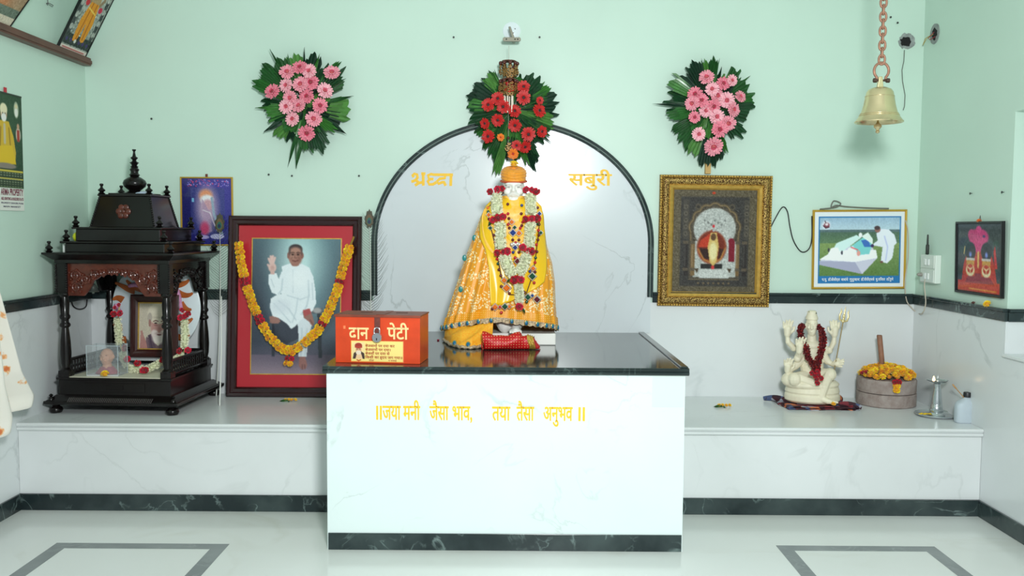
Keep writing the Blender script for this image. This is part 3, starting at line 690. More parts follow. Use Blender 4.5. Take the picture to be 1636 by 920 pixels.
cv.ell(.095, .13, .05, .06, (206, 206, 216), soft=.5); cv.ell(.1, .135, .035, .04, (120, 60, 74), soft=.3); cv.ell(.1, .12, .02, .02, (214, 200, 206)); cv.blur(1); cv.line([(.06, .14), (.09, .175), (.13, .16)], .012, (70, 50, 60)); cv.line([(.08, .07), (.09, .1)], .01, (60, 50, 60))
cv.a *= 1.12
bx0, bx1, bz0, bz1 = -TW / 2 + .036, TW / 2 - .034, .034, TH - .040
pr_ = cv.build('print', bx1 - bx0, bz1 - bz0, -.0092, gloss_print, t, x=(bx0 + bx1) / 2, z=bz0, thick=.001)
wp = mat('white_print', (236, 240, 244), rough=.5)
for tx, a_, b_ in (('प.पू.', .05, .11), ('डॉ.बीसीएल', .125, .27), ('बाबांचे', .285, .37), ('गुरुवार', .385, .51), ('डॉ.वीवीएमके', .525, .69), ('बु.विजार', .705, .82), ('ति.पुणे', .835, .92)):
    word(tx, bx0 + a_ * (bx1 - bx0), bx0 + b_ * (bx1 - bx0), bz0 + .016, bz0 + .030, -.0095, wp, pr_, name='caption', bold=.02, ext=.0003)

# small blue picture behind the shrine
t = thing('framed_picture', 'small gold-edged picture in blue and violet hung behind the shrine roof', 'picture', (-1.862, -.002, 1.362))
BW_, BH_ = .316, .412
MB().ring(BW_, BH_, [(0, 0), (0, -.012), (.003, -.015), (.008, -.014), (.010, 0)]).build('frame', thin_gold, t)
cv = Canvas(90, 120, (52, 46, 130)); cv.grad(0, 1, (70, 60, 150), (40, 40, 130)); cv.ell(.1, .5, .25, .6, (30, 30, 90), soft=1.2, al=.8)
for k in range(90): cv.ell(random.uniform(.12, .95), random.uniform(.02, .12), .012, .006, random.choice([(170, 150, 220), (210, 60, 110), (120, 110, 210)]))
cv.rect(.18, .15, .86, .85, (64, 70, 132), .7); cv.ell(.5, .45, .2, .3, (196, 170, 190), soft=.9, al=.9); cv.ell(.48, .26, .13, .09, (226, 150, 110), soft=.6); cv.ell(.5, .32, .13, .07, (236, 236, 240), soft=.5); cv.ell(.52, .4, .1, .08, (206, 160, 170), soft=.5)  # pale figure, with glare painted into the print colours
cv.poly([(.4, .3), (.55, .5), (.6, .8), (.45, .85), (.42, .6)], (176, 150, 180), .8); cv.ell(.45, .76, .09, .1, (190, 70, 110), soft=.7); cv.line([(.42, .48), (.56, .52), (.7, .8)], .02, (220, 210, 220)); cv.line([(.6, .3), (.64, .55), (.8, .85)], .05, (150, 170, 190)); cv.rect(.2, .3, .24, .36, (120, 180, 220)); cv.ell(.4, .89, .14, .03, (170, 160, 210)); cv.ell(.7, .88, .14, .04, (190, 190, 230)); cv.noise(7)
cv.build('print', BW_ - .018, BH_ - .018, -.006, gloss_print, t, z=.009, thick=.004)
MB().box(-.006, .006, -.008, 0, BH_, BH_ + .018).build('hanging_tab', mat('rusty_hasp', (110, 50, 40)), t)

# picture of two idols on the right wall
RW_, RH_ = .478, .384
t = thing('framed_picture', 'black-framed picture of two red-robed idols with pink turban on the right wall', 'picture', (XR - .004, -.771, 1.147), rz=R(-90), rx=R(1.5))
MB().ring(RW_, RH_, [(0, 0), (0, -.014), (.004, -.017), (.012, -.016), (.015, 0)]).build('frame', mat('black_frame', (14, 14, 16), rough=.3), t)
cv = Canvas(130, 110, (54, 60, 64)); cv.ell(.88, .3, .06, .06, (44, 84, 74), soft=.8, al=.6); cv.ell(.1, .3, .12, .2, (46, 52, 56), soft=1)
cv.poly([(.1, .98), (.16, .6), (.28, .34), (.74, .34), (.86, .6), (.94, .98)], (190, 52, 36)); cv.rect(.03, .84, .97, .99, (196, 58, 44)); cv.poly([(.3, .72), (.7, .72), (.86, .86), (.2, .86)], (150, 48, 56))
cv.ell(.5, .2, .22, .13, (206, 50, 120), soft=.2); cv.ell(.5, .08, .06, .05, (216, 60, 130)); cv.poly([(.3, .2), (.7, .2), (.56, .4), (.46, .42)], (214, 56, 124)); cv.ell(.34, .16, .08, .08, (196, 44, 112)); cv.ell(.62, .18, .03, .02, (70, 50, 110))
for x in (.32, .68):
    cv.ell(x, .4, .12, .13, (22, 24, 36)); cv.ell(x, .45, .03, .04, (120, 140, 220), soft=.8); cv.rect(x - .1, .5, x + .1, .54, (206, 196, 190)); cv.rect(x - .1, .54, x + .1, .76, (214, 84, 40)); cv.rect(x - .09, .54, x + .09, .6, (206, 150, 60))
    cv.ell(x, .68, .1, .09, (236, 216, 170)); cv.ell(x, .66, .07, .07, (196, 60, 40)); cv.line([(x - .05, .64), (x, .67), (x + .05, .64)], .018, (236, 216, 170)); cv.line([(x, .66), (x, .74)], .016, (236, 216, 170)); cv.line([(x - .04, .72), (x, .74), (x + .04, .72)], .016, (236, 216, 170))
cv.line([(.19, .34), (.17, .44)], .02, (226, 190, 110)); cv.line([(.5, .42), (.5, .62)], .04, (226, 180, 100)); cv.poly([(.86, .3), (.92, .64), (.86, .64), (.83, .4)], (200, 50, 50)); cv.line([(.3, .95), (.9, .96)], .02, (220, 140, 60)); cv.noise(10, 2); cv.blur(1)
cv.build('print', RW_ - .028, RH_ - .028, -.010, gloss_print, t, z=.014, thick=.004)
MB().tube([(-.01, -.004, RH_), (0, -.002, RH_ + .03), (.01, -.004, RH_)], .0015, 5).build('hanging_wire', mat('wire_grey', (70, 70, 70)), t)

# pictures on the shelf of the left wall, tilted forward
sh_m = mat('brown_shelf_wood', (98, 54, 40), rough=.4, var=.3, vscale=7)
SZ = atX(143.5, 92.5, XL + .05).z
t = thing('wall_shelf', 'narrow brown wooden shelf high on the left wall under tilted pictures', 'shelf', (XL, -1.0, SZ - .045))
MB().box(0, .05, -1.2, .975, 0, .045).build('shelf_board', sh_m, t, bevel=.003)
MB().box(.05, .056, -1.2, .975, .010, .030).build('shelf_lip', sh_m, t, bevel=.002)
def tilted(label, uL, vL, uR, vR, ue, ve, cvf, H, bar):
    X = XL + .05
    yL, yR = atX(uL, vL, X).y, atX(uR, vR, X).y
    e = atY(ue, ve, yL if bar == 'L' else yR); lean = math.atan2(e.x - X, e.z - SZ)
    W = yR - yL
    t = thing('tilted_picture', label, 'picture', (X - .026 , (yL + yR) / 2, SZ + .001), rz=R(90), rx=lean)
    MB().ring(W, H, [(0, 0), (0, -.016), (.006, -.016), (.007, 0)]).build('frame', MATS['black_frame'], t)
    cvf(W, H, t)
    tp = Vector((0, 0, H * .8)); 
    return t
def art1(W, H, t):
    cv = Canvas(90, 170, (150, 158, 150)); cv.noise(22, 3); cv.ell(.5, .3, .4, .3, (196, 200, 190), soft=1, al=.7)
    for x in (.08, .9):
        cv.line([(x, 0), (x, .9)], .1, (66, 72, 72)); 
        for k in range(8): cv.ell(x, .06 + .12 * k, .05, .03, (176, 180, 172))
    cv.rect(0, .84, 1, .95, (52, 62, 58)); cv.noise(12, 3)
    cv.poly([(.36, .48), (.64, .48), (.74, .7), (.7, .88), (.56, .9), (.5, .7), (.44, .9), (.3, .9), (.26, .7)], (226, 150, 40)); cv.line([(.44, .5), (.4, .88)], .03, (180, 100, 24)); cv.line([(.58, .5), (.62, .86)], .03, (180, 100, 24)); cv.line([(.36, .56), (.66, .6)], .03, (240, 200, 90))
    cv.poly([(.38, .3), (.62, .3), (.66, .5), (.34, .5)], (176, 150, 110)); cv.line([(.36, .32), (.24, .44), (.32, .5)], .07, (150, 128, 100)); cv.line([(.64, .32), (.76, .44), (.68, .5)], .07, (150, 128, 100)); cv.ell(.24, .52, .07, .03, (200, 50, 60)); cv.ell(.76, .54, .07, .03, (200, 50, 80))
    cv.ell(.5, .23, .09, .06, (70, 80, 96)); cv.rect(.44, .12, .56, .2, (206, 180, 80)); cv.ell(.5, .1, .06, .05, (214, 190, 90)); cv.rect(0, .96, 1, 1, (226, 214, 204))
    for k in range(6): cv.ell(.12 + .15 * k, .9, .04, .02, random.choice([(220, 220, 210), (70, 60, 110)]))
    cv.line([(.1, .98), (.9, .98)], .02, (190, 80, 80)); cv.noise(6)
    cv.build('print', W - .012, H - .012, -.012, dull_print, t, z=.006)
def art2(W, H, t):
    cv = Canvas(90, 150, (150, 128, 100)); cv.ell(.5, .45, .5, .5, (176, 152, 112), soft=1); cv.ell(.45, .8, .3, .1, (190, 130, 90), soft=.9); cv.ell(.8, .5, .2, .3, (170, 140, 116), soft=1); cv.rect(0, .92, 1, 1, (216, 206, 184)); cv.rect(0, .84, 1, .92, (110, 124, 110)); cv.ell(.5, .25, .18, .16, (206, 170, 130), soft=.7); cv.noise(9, 2)
    cv.build('print', W - .012, H - .012, -.012, dull_print, t, z=.006)
tilted('tilted print of an orange-robed deity on the high shelf, nearest the corner', 97, 77, 140, 92, 133, 0, art1, .62, 'L')
tilted('tilted brownish print on the high shelf, cut off by the left edge', -50, 28, 20, 48, 50, 0, art2, .6, 'R')
h = thing('wall_hook', 'small wire hook on the left wall between the tilted shelf pictures', 'hook', atX(75, 6, XL))
MB().tube([(.002, 0, .05), (.003, .006, .0), (.02, .02, -.012), (.02, .03, -.002), (.003, .02, .008), (.002, -.01, .0), (.012, -.016, -.012)], .0018, 6).build('hook_wire', mat('wire_grey', (60, 60, 62)), h)

# calendar
CW, CH = .33, .592
t = thing('wall_calendar', 'green wall calendar of a bearded saint in yellow, hung on the left wall', 'calendar', (XL + .003, -.732 - CW / 2, 1.552), rz=R(90))
cv = Canvas(120, 190, (44, 66, 52)); cv.ell(.5, .3, .6, .4, (60, 88, 64), soft=1.2); cv.noise(5, 2)
cv.poly([(.36, .24), (.62, .24), (.74, .36), (.8, .5), (.78, .58), (.2, .58), (.2, .5), (.28, .36)], (214, 178, 60)); cv.line([(.62, .3), (.66, .5)], .03, (160, 126, 40)); cv.line([(.4, .3), (.36, .5)], .03, (160, 126, 40)); cv.poly([(.3, .46), (.7, .44), (.8, .6), (.2, .6)], (226, 190, 50)); cv.ell(.5, .62, .3, .025, (140, 130, 120)); cv.line([(.5, .28), (.5, .42)], .06, (200, 190, 160))
cv.ell(.49, .18, .09, .06, (196, 166, 136)); cv.ell(.49, .145, .1, .05, (236, 228, 190)); cv.ell(.49, .215, .07, .035, (236, 236, 230)); cv.ell(.46, .18, .014, .006, (50, 40, 40)); cv.ell(.53, .18, .014, .006, (50, 40, 40))
cv.ell(.84, .13, .07, .07, (176, 186, 160)); cv.ell(.84, .15, .045, .04, (236, 236, 226)); cv.ell(.84, .1, .04, .02, (220, 210, 170)); cv.ell(.88, .34, .07, .06, (206, 196, 180)); cv.rect(.84, .3, .92, .4, (170, 70, 60)); cv.ell(.88, .27, .035, .025, (196, 160, 130)); cv.blur(1)
cv.rect(0, .64, 1, .80, (56, 70, 54))
for k, y in enumerate((.655, .72)): cv.rect(.02, y, .98, y + .012, (206, 190, 80))
for r_ in range(6):
    for c_ in range(12): cv.rect(.04 + c_ * .078, .675 + r_ * .02 + (.012 if r_ > 1 else 0), .04 + c_ * .078 + .05, .684 + r_ * .02 + (.012 if r_ > 1 else 0), (150, 160, 130), .7)
cv.rect(0, .8, 1, 1, (226, 228, 220)); cv.rect(0, .795, 1, .805, (70, 96, 60))
pg = cv.build('calendar_sheet', CW, CH, -.002, dull_print, t, thick=.0015)
mr = mat('maroon_ink', (120, 30, 60), rough=.6); bi = mat('dark_ink', (70, 60, 90), rough=.6)
word('ARMA PROPERTY', -.05, .158, .078, .112, -.0024, mr, pg, bold=.025, ext=.0003, head=.72)
word('ASE, RENTING & BUILDERS FLATS', -.05, .158, .053, .067, -.0024, mr, pg, bold=.03, ext=.0003, head=.72)
word('PROPERTY DEALERS PUNE', -.05, .156, .034, .042, -.0024, bi, pg, bold=.02, ext=.0003, head=.72); word('MAIN MARKET', -.03, .13, .016, .024, -.0024, bi, pg, bold=.02, ext=.0003, head=.72)
MB().box(-CW / 2, CW / 2, -.004, 0, CH - .008, CH).build('top_strip', mat('tin_strip', (60, 70, 60), metal=.5), t)
MB().box(.005, .03, -.003, -.001, CH, CH + .025).build('ribbon', mat('red_ribbon', (190, 30, 50)), t)

# ------------------------------------------------------------------ bouquets on the wall
GP = [gerbera('gerbera', (214, 78, 108), (240, 152, 168), (196, 84, 88), 1), gerbera('gerbera', (206, 58, 92), (232, 126, 146), (150, 48, 60), 2), gerbera('gerbera', (224, 100, 126), (246, 176, 188), (190, 70, 80), 5)]
GR = [gerbera('gerbera', (176, 8, 10), (200, 16, 14), (44, 8, 10), 3)]
GO_ = [gerbera('gerbera', (240, 100, 20), (246, 130, 30), (180, 50, 20), 4)]
GREENS = [(36, 84, 40), (46, 102, 46), (26, 66, 38), (62, 120, 52), (20, 50, 34), (80, 132, 62)]
def leaf(b, tip, width, col, seed, thin=False):
    r_ = random.Random(seed); b = Vector(b); tip = Vector(tip); d = tip - b; L = d.length; d.normalize()
    nrm = Vector((r_.uniform(-.35, .35), -1, r_.uniform(-.35, .35))); nrm = (nrm - d * nrm.dot(d)).normalized(); s = d.cross(nrm)
    nx, nz = (5, 6) if thin else (13, 8); m = MB()
    lob = [r_.random() for _ in range(8)]
    ends = [1 - (.045 * (k % 2) + .20 * lob[k // 2] + .04 * r_.random()) - .12 * abs(2 * k / (nx - 1) - 1) ** 2.2 for k in range(nx)]
    def fn(a, q):
        k = round(a * (nx - 1)); l = q * (ends[k] if nx > 5 else 1 - .1 * abs(2 * a - 1))
        wd = width * (.10 + .90 * min(1, l * 1.15) ** .8) if not thin else width * math.sin(PI * min(.97, .08 + .9 * q)) 
        x = (2 * a - 1) * wd / 2
        return b + d * (L * l) + s * x + nrm * (.07 * L * math.sin(PI * l * .8) + .010 * (k % 2) * l - .35 * abs(x) * abs(2 * a - 1) * .5)
    m.surf(fn, nx, nz, col=lambda a, q: jit(col, .10, r_) if a < .55 else jit(tuple(c * 1.0 for c in col), .12, r_))
    return m.mesh('leaf', leaf_m, smooth=25, fix=False)
def bouquet(label, origin, ctr, tips, flowers, FL, rad, Y=-.035, group=None, stick=False):
    t = thing('flower_bouquet', label, 'bouquet', origin, group='flower bouquets on the back wall'); o0 = t.location
    c = Vector((ctr[0], Y, ctr[1])) 
    r_ = random.Random(len(tips)); i = 0
    def px(u, v, y): return atY(u, v, y)
    C = px(*ctr, Y - .02)
    for k, tp in enumerate(tips):
        u, v = tp[0], tp[1]; wd = tp[2] if len(tp) > 2 else .15
        T = px(u, v, Y + r_.uniform(-.03, .012)); B = C.lerp(T, .12 if wd > .05 else .35) + Vector((0, -.02, 0))
        link_mesh('leaf', leaf(B - o0, T - o0, wd * .86, GREENS[(k * 5 + k // 3) % 6], 100 + k, thin=wd < .06), t)
    for k in range(12):                                        # inner foliage behind the blooms
        a = 2 * PI * k / 12 + .3; T = C + Vector((.17 * math.cos(a), -.03 * r_.random(), .21 * math.sin(a)))
        link_mesh('leaf', leaf(C - o0 + Vector((0, .01, 0)), T - o0, .15, GREENS[(k * 2 + 2) % 5], 300 + k), t)
    for k, (u, v, *q) in enumerate(flowers):
        P = px(u, v, Y - .105 - .03 * r_.random()); pm, cm = (q[1] if len(q) > 1 else FL)[k % len(q[1] if len(q) > 1 else FL)]
        ctrd = (P - C); ax_ = Vector((ctrd.x * 2.2 + r_.uniform(-.2, .2), -1 , ctrd.z * 1.4 + r_.uniform(-.2, .25)))
        f = put('gerbera', pm, t, P - o0, axis=ax_, spin=r_.random() * 6, scale=rad * (q[0] if q else r_.uniform(.93, 1.06)))
        link_mesh('flower_centre', cm, f)
        MB().tube([P - o0 - ax_.normalized() * .004, (P - o0).lerp(C - o0, .5) + Vector((0, .03, 0)), C - o0 + Vector((0, .02, -.05))], .003, 5).build('stem', mat('green_stem', (60, 110, 50)), t)
    return t
A = lambda L: [(380 + x * .25, 60 + y * .25, *r) for x, y, *r in L]
bouquet('pink gerbera bouquet with jagged green leaves on the wall, left of the red one', (atY(487, 165, 0)), (487, 172),
        A([(240, 95, .16), (330, 85, .17), (395, 130, .1), (490, 85, .14), (525, 100, .03), (610, 150, .13), (705, 178, .13), (675, 132, .08), (690, 265, .12), (745, 375, .03), (745, 460, .2), (690, 500, .2), (700, 622, .05), (640, 620, .09), (580, 715, .12), (520, 780, .12), (450, 765, .12), (380, 840, .05), (320, 830, .025), (250, 670, .14), (330, 690, .13), (168, 610, .05), (145, 490, .15), (190, 540, .1), (135, 425, .1), (65, 262, .11), (125, 168, .13), (210, 70, .025), (600, 380, .17), (560, 560, .17), (430, 60, .02), (110, 455, .03)]),
        A([(315, 220), (395, 190), (455, 215), (600, 225), (220, 345), (310, 305), (400, 300), (465, 285), (555, 340), (335, 385), (440, 375), (310, 440), (390, 435), (525, 435), (350, 520), (485, 520), (440, 610)]), GP, .0485)
A2 = lambda L: [(1030 + x * .489, 60 + y * .489, *r) for x, y, *r in L]
bouquet('pink gerbera bouquet with jagged green leaves on the wall above the gold frame', (atY(1133, 165, 0)), (1135, 172),
        A2([(225, 45, .09), (185, 60, .07), (148, 60, .13), (110, 125, .14), (65, 130, .15), (65, 165, .15), (52, 215, .12), (60, 262, .12), (85, 318, .1), (105, 370, .15), (155, 402, .16), (190, 440, .13), (240, 438, .12), (268, 390, .06), (328, 332, .14), (365, 250, .16), (372, 200, .14), (345, 150, .14), (315, 95, .13), (275, 105, .1), (250, 95, .03), (22, 218, .02), (345, 125, .03), (130, 300, .17), (320, 280, .17), (210, 400, .14)]),
        A2([(202, 130), (257, 150), (285, 140, .8), (312, 193, .85), (165, 185), (220, 168), (237, 190), (185, 205), (268, 205, 1.1), (290, 235), (225, 225), (200, 238), (155, 215), (163, 260, .8), (235, 258), (272, 280, 1.1), (245, 300, 1.1), (177, 315), (225, 355, 1.32)]), GP, .046)
MB().box(-.02, .012, -.03, 0, -.42, -.10).build('mounting_stick', mat('pale_wood', (196, 160, 96), rough=.6), bpy.data.objects['flower_bouquet.001'])
A3 = lambda L: [(560 + x * .3056, 20 + y * .3056, *r) for x, y, *r in L]
SM = .78
bouquet('red gerbera bouquet with broad green leaves on the wall above the statue', (atY(818, 175, 0)), (818, 176),
        A3([(712, 283, .08), (690, 320, .16), (585, 430, .17), (640, 370, .18), (598, 460, .16), (600, 540, .17), (610, 590, .14), (645, 655, .12), (692, 735, .07), (720, 800, .1), (748, 882, .08), (800, 800, .1), (990, 850, .09), (930, 820, .07), (985, 790, .1), (1000, 720, .12), (950, 750, .12), (1055, 682, .03), (1060, 655, .1), (1092, 580, .13), (1105, 510, .16), (1108, 425, .16), (1070, 370, .1), (995, 325, .15), (940, 318, .14), (880, 320, .13), (880, 800, .09), (1040, 420, .17), (660, 440, .17)]),
        A3([(905, 388), (770, 450), (720, 483), (905, 445, 1.1), (987, 513, 1.08), (858, 515), (798, 492), (770, 562), (703, 580, .85), (860, 590), (930, 637, 1.12), (720, 648, 1.05), (1000, 622, .9), (912, 702), (850, 738, .85, GO_), (830, 388), (785, 652, .6, GO_), (868, 695, .8), (990, 460, .6)]), GR, .040)

# ------------------------------------------------------------------ statue
marb = mat('statue_marble', (236, 234, 228), rough=.3, coat=.15)
SY = -.50
SO = Vector((atY(818, 540, SY).x, SY, HA))
st = thing('marble_statue', 'seated white marble saint statue in yellow gold robes and orange turban on the altar', 'statue', SO)
def sl(u, v, y): return atY(u, v, y) - SO
PROF = [(317, 803, 838), (321, 798, 844), (326, 787, 854), (332, 776, 863), (345, 768, 868), (365, 761, 869), (390, 752, 873), (420, 741, 882), (450, 732, 886), (480, 722, 887), (510, 714, 889), (530, 709, 890), (556, 709, 890)]
pz = [atY(818, v, SY).z - HA for v, a, b in PROF]; pl = [atY(a, v, SY).x - SO.x for v, a, b in PROF]; pr2 = [atY(b, v, SY).x - SO.x for v, a, b in PROF]
pz, pl, pr2 = pz[::-1], pl[::-1], pr2[::-1]
def robe_hw(z):
    l, r_ = float(np.interp(z, pz, pl)), float(np.interp(z, pz, pr2)); return (l + r_) / 2, (r_ - l) / 2
ZTOP = pz[-1]
def depth(z): return float(np.interp(z, [0, .15, .3, .55, .72, ZTOP], [.185, .185, .17, .13, .10, .06]))
def hem(a):
    # a = 0 right, .25 front, .5 left, .75 back
    return float(np.interp(a % 1, [0, .10, .18, .26, .34, .42, .5, .6, .75, .9, 1], [.075, .10, .118, .138, .115, .09, .07, .05, .04, .05, .075]))
def robe_pt(a, z, off=0., fold=1.):
    c, h = robe_hw(max(z, .0)); d = depth(z); th = 2 * PI * a
    k = max(0, min(1, (ZTOP - .1 - z) / .6))
    lf = 1.3 if .3 < a < .6 else .7
    rp = fold * k * lf * (.010 * math.sin(th * 19 + 3 * z) + .006 * math.sin(th * 31 + 1.7))
    ct, sn = math.cos(th), math.sin(th)
    e = .8
    x = c + (h + off + rp * .3) * math.copysign(abs(ct) ** e, ct); y = -(d + off + rp) * math.copysign(abs(sn) ** e, sn)
    return Vector((x, y, z))
def robe_surf(a0, a1, zt, zb, off, nu, nv, fold=1., col=None, closed=False):
    def fn(i, j):
        a = a0 + (a1 - a0) * i; t_, b_ = (zt(a) if callable(zt) else zt), (zb(a) if callable(zb) else zb)
        return robe_pt(a, t_ + (b_ - t_) * j, off, fold)
    return fn
def front_px(u, v, off=0.):
    "point of the robe front seen at pixel u,v (fixed-point on depth)"
    y = SY - .15
    for _ in range(8):
        p = atY(u, v, y); z = p.z - HA; c, h = robe_hw(z); q = max(-.97, min(.97, (p.x - SO.x - c) / h))
        y = SY - depth(z) * (1 - abs(q) ** 2.5) ** .4 - off
    return atY(u, v, y) - SO
def brocade(name):
    m, nt, b = base_mat(name); N, L = nt.nodes, nt.links
    tc = N.new('ShaderNodeTexCoord'); v = N.new('ShaderNodeTexVoronoi'); v.inputs['Scale'].default_value = 95
    n = N.new('ShaderNodeTexNoise'); n.inputs['Scale'].default_value = 14; n.inputs['Detail'].default_value = 3
    a1 = N.new('ShaderNodeMath'); a1.operation = 'LESS_THAN'; a1.inputs[1].default_value = .46
    a2 = N.new('ShaderNodeMath'); a2.operation = 'GREATER_THAN'; a2.inputs[1].default_value = .46
    a3 = N.new('ShaderNodeMath'); a3.operation = 'MULTIPLY'
    L.new(tc.outputs['Object'], v.inputs['Vector']); L.new(tc.outputs['Object'], n.inputs['Vector']); L.new(v.outputs['Distance'], a1.inputs[0]); L.new(n.outputs['Fac'], a2.inputs[0]); L.new(a1.outputs[0], a3.inputs[0]); L.new(a2.outputs[0], a3.inputs[1])
    mx = N.new('ShaderNodeMix'); mx.data_type = 'RGBA'; L.new(a3.outputs[0], mx.inputs[0]); mx.inputs[6].default_value = (*lin((238, 158, 26)), 1); mx.inputs[7].default_value = (*lin((250, 232, 176)), 1)
    L.new(mx.outputs[2], b.inputs['Base Color'])
    b.inputs['Roughness'].default_value = .42; b.inputs['Sheen Weight'].default_value = .1; MATS[name] = m; return m
broc = brocade('gold_brocade')
satin = mat('yellow_satin', (246, 196, 6), rough=.3, spec=.6, sheen=.1)
orange_c = mat('orange_cloth', (240, 150, 14), rough=.5, var=.15, vscale=120, rgb2=(250, 196, 60))
lace = mat('silver_gold_lace', (206, 184, 150), rough=.4, metal=.35, var=.5, vscale=110, bump=.6, bscale=160)
# the marble figure itself (one continuous body; most of it is under the robe)
hc = sl(820.5, 303, SY - .02); hs = .0615
m = MB()
m.ell(hc + Vector((0, .01, .012)), (hs * .98, hs * 1.1, hs * 1.22)); m.ell(hc + Vector((0, -.012, -.02)), (hs * .84, hs * .86, hs * .95)); m.ell(hc + Vector((0, -.026, -.048)), (hs * .66, hs * .6, hs * .55))
m.ell(hc + Vector((0, -.060, .028)), (.048, .016, .010)); m.limb([hc + Vector((0, -.064, .020)), hc + Vector((0, -.078, -.006))], [.008, .0115]); m.ell(hc + Vector((-.010, -.071, -.008)), .0075); m.ell(hc + Vector((.010, -.071, -.008)), .0075)
for q in (-1, 1):
    m.ell(hc + Vector((q * .027, -.055, .012)), (.015, .010, .0075)); m.ell(hc + Vector((q * .034, -.046, -.012)), (.02, .016, .018)); m.ell(hc + Vector((q * .024, -.062, .027)), (.019, .008, .006))
    m.ell(hc + Vector((q * .064, .004, -.002)), (.009, .016, .022)); m.limb([hc + Vector((q * .004, -.071, -.021)), hc + Vector((q * .03, -.058, -.036))], [.010, .006])
m.ell(hc + Vector((0, -.066, -.034)), (.018, .008, .006)); m.ell(hc + Vector((0, -.046, -.054)), (.032, .020, .022))
m.limb([hc + Vector((0, .01, -.05)), hc + Vector((0, .01, -.14))], [.042, .05])
z0 = hc.z
m.ell((0, .0, z0 - .20), (.15, .075, .07)); m.ell((0, 0, z0 - .36), (.13, .08, .2)); m.ell((0, .0, .2), (.15, .10, .10))
m.limb([Vector((-.08, -.03, .20)), Vector((-.10, -.07, .22)), Vector((-.04, -.09, .10))], [.06, .045, .04]); m.limb([Vector((.08, -.03, .20)), Vector((.08, -.07, .22)), Vector((.03, -.09, .12)), sl(826, 524, SY - .12) + Vector((0, 0, .012))], [.06, .045, .036, .028])
fo = sl(824, 526, SY - .155)
m.limb([fo + Vector((0, .06, .010)), fo + Vector((0, .0, .0)), fo + Vector((0, -.025, -.006))], [.028, .025, .018])
for k in range(5): m.limb([fo + Vector((-.026 + .0125 * k, -.022, -.006)), fo + Vector((-.030 + .0140 * k, -.048 + .004 * abs(k - 1), -.012))], [.009 if k else .010, .0065 if k < 4 else .0085])
remesh(m, 'body', marb, .0042, st, sm=2)
ped = MB().box(sl(777, 545, -.63).x, sl(888, 545, -.63).x, -.13, .2, 0, sl(830, 532.5, SY - .13).z).build('pedestal', marb, st, bevel=.006)
eye = mat('grey_eye_paint', (150, 150, 148), rough=.5)
for q in (-1, 1): MB().ell(hc + Vector((q * .027, -.0632, .012)), (.0085, .004, .0032), 12, 6).build('eye', eye, st, smooth=True)
# turban
def tb(a, q):
    th = 2 * PI * a; z = .078 * math.sin(q * PI / 2) ** .9; r1 = hs * (1.06 + .10 * math.sin(PI * min(1, q * 1.6))) * max(.06, 1 - max(0, q - .25) ** 2.6 * 1.75)
    rp = .0025 * math.sin(14 * PI * q + th); return hc + Vector(((r1 + rp) * math.cos(th), (r1 + rp) * 1.05 * math.sin(th) + .006, z + .046 + .010 * math.sin(th) + .004 * math.cos(2 * th)))
m = MB().surf(tb, 40, 22, closed=True); m.ell(hc + Vector((0, .006, .116)), (hs * .3, hs * .32, .010))
m.build('turban', mat('orange_turban', (238, 156, 40), rough=.55, var=.15, vscale=60, sheen=.2), st, smooth=60)
MB().tube([hc + Vector((hs * 1.14 * math.cos(a), hs * 1.17 * math.sin(a) + .006, .046 + .010 * math.sin(a))) for a in [2 * PI * k / 40 for k in range(40)]], .005, 8, closed=True).build('turban_edge', mat('red_trim', (196, 84, 50), rough=.5), st, smooth=60)
def dots(name, c1=(196, 16, 22), c2=(240, 180, 130), sc=70, th=.16):
    m, nt, b = base_mat(name); N, Lk = nt.nodes, nt.links
    tc = N.new('ShaderNodeTexCoord'); v = N.new('ShaderNodeTexVoronoi'); v.inputs['Scale'].default_value = sc; v.inputs['Randomness'].default_value = .15
    c = N.new('ShaderNodeMath'); c.operation = 'LESS_THAN'; c.inputs[1].default_value = th; mx = N.new('ShaderNodeMix'); mx.data_type = 'RGBA'
    v.voronoi_dimensions = '2D'; sp = N.new('ShaderNodeSeparateXYZ'); cb = N.new('ShaderNodeCombineXYZ'); Lk.new(tc.outputs['Object'], sp.inputs[0]); Lk.new(sp.outputs[0], cb.inputs[0]); Lk.new(sp.outputs[2], cb.inputs[1]); Lk.new(cb.outputs[0], v.inputs['Vector']); Lk.new(v.outputs['Distance'], c.inputs[0]); Lk.new(c.outputs[0], mx.inputs[0]); mx.inputs[6].default_value = (*lin(c1), 1); mx.inputs[7].default_value = (*lin(c2), 1)
    Lk.new(mx.outputs[2], b.inputs['Base Color']); b.inputs['Roughness'].default_value = .45; MATS[name] = m; return m
# robes
band_m = dots('orange_dotted_band', (240, 158, 14), (254, 226, 130), 90, .17)
MB().surf(robe_surf(0, 1, ZTOP, hem, 0, 0, 0), 220, 44, closed=True).build('robe', broc, st, smooth=60, fix=False)
def sat_bot(a): return float(np.interp(a, [.02, .1, .16, .25, .33, .37, .40, .44], [.42, .30, .25, .22, .20, .17, .2, .52]))
SV = [316, 330, 345, 360, 380, 400, 430, 460, 488]; SLF = [789, 776, 770, 766, 767, 776, 781, 782, 784]; SRT = [851, 865, 868, 869, 871, 873, 873, 868, 838]
def sat_fn(i, j):
    v = 316 + j * 172; l_, r_ = float(np.interp(v, SV, SLF)), float(np.interp(v, SV, SRT)); bot = float(np.interp(i, [0, .3, .55, .8, 1], [1, 1, .96, .88, .78])); v = 316 + j * 172 * bot
    l_, r_ = float(np.interp(v, SV, SLF)), float(np.interp(v, SV, SRT))
    return front_px(l_ + (r_ - l_) * i, v, .010 + .005 * math.sin(9 * i + 3.2 * j) + .004 * math.sin(21 * i - 5 * j))
m = MB().surf(sat_fn, 50, 40)
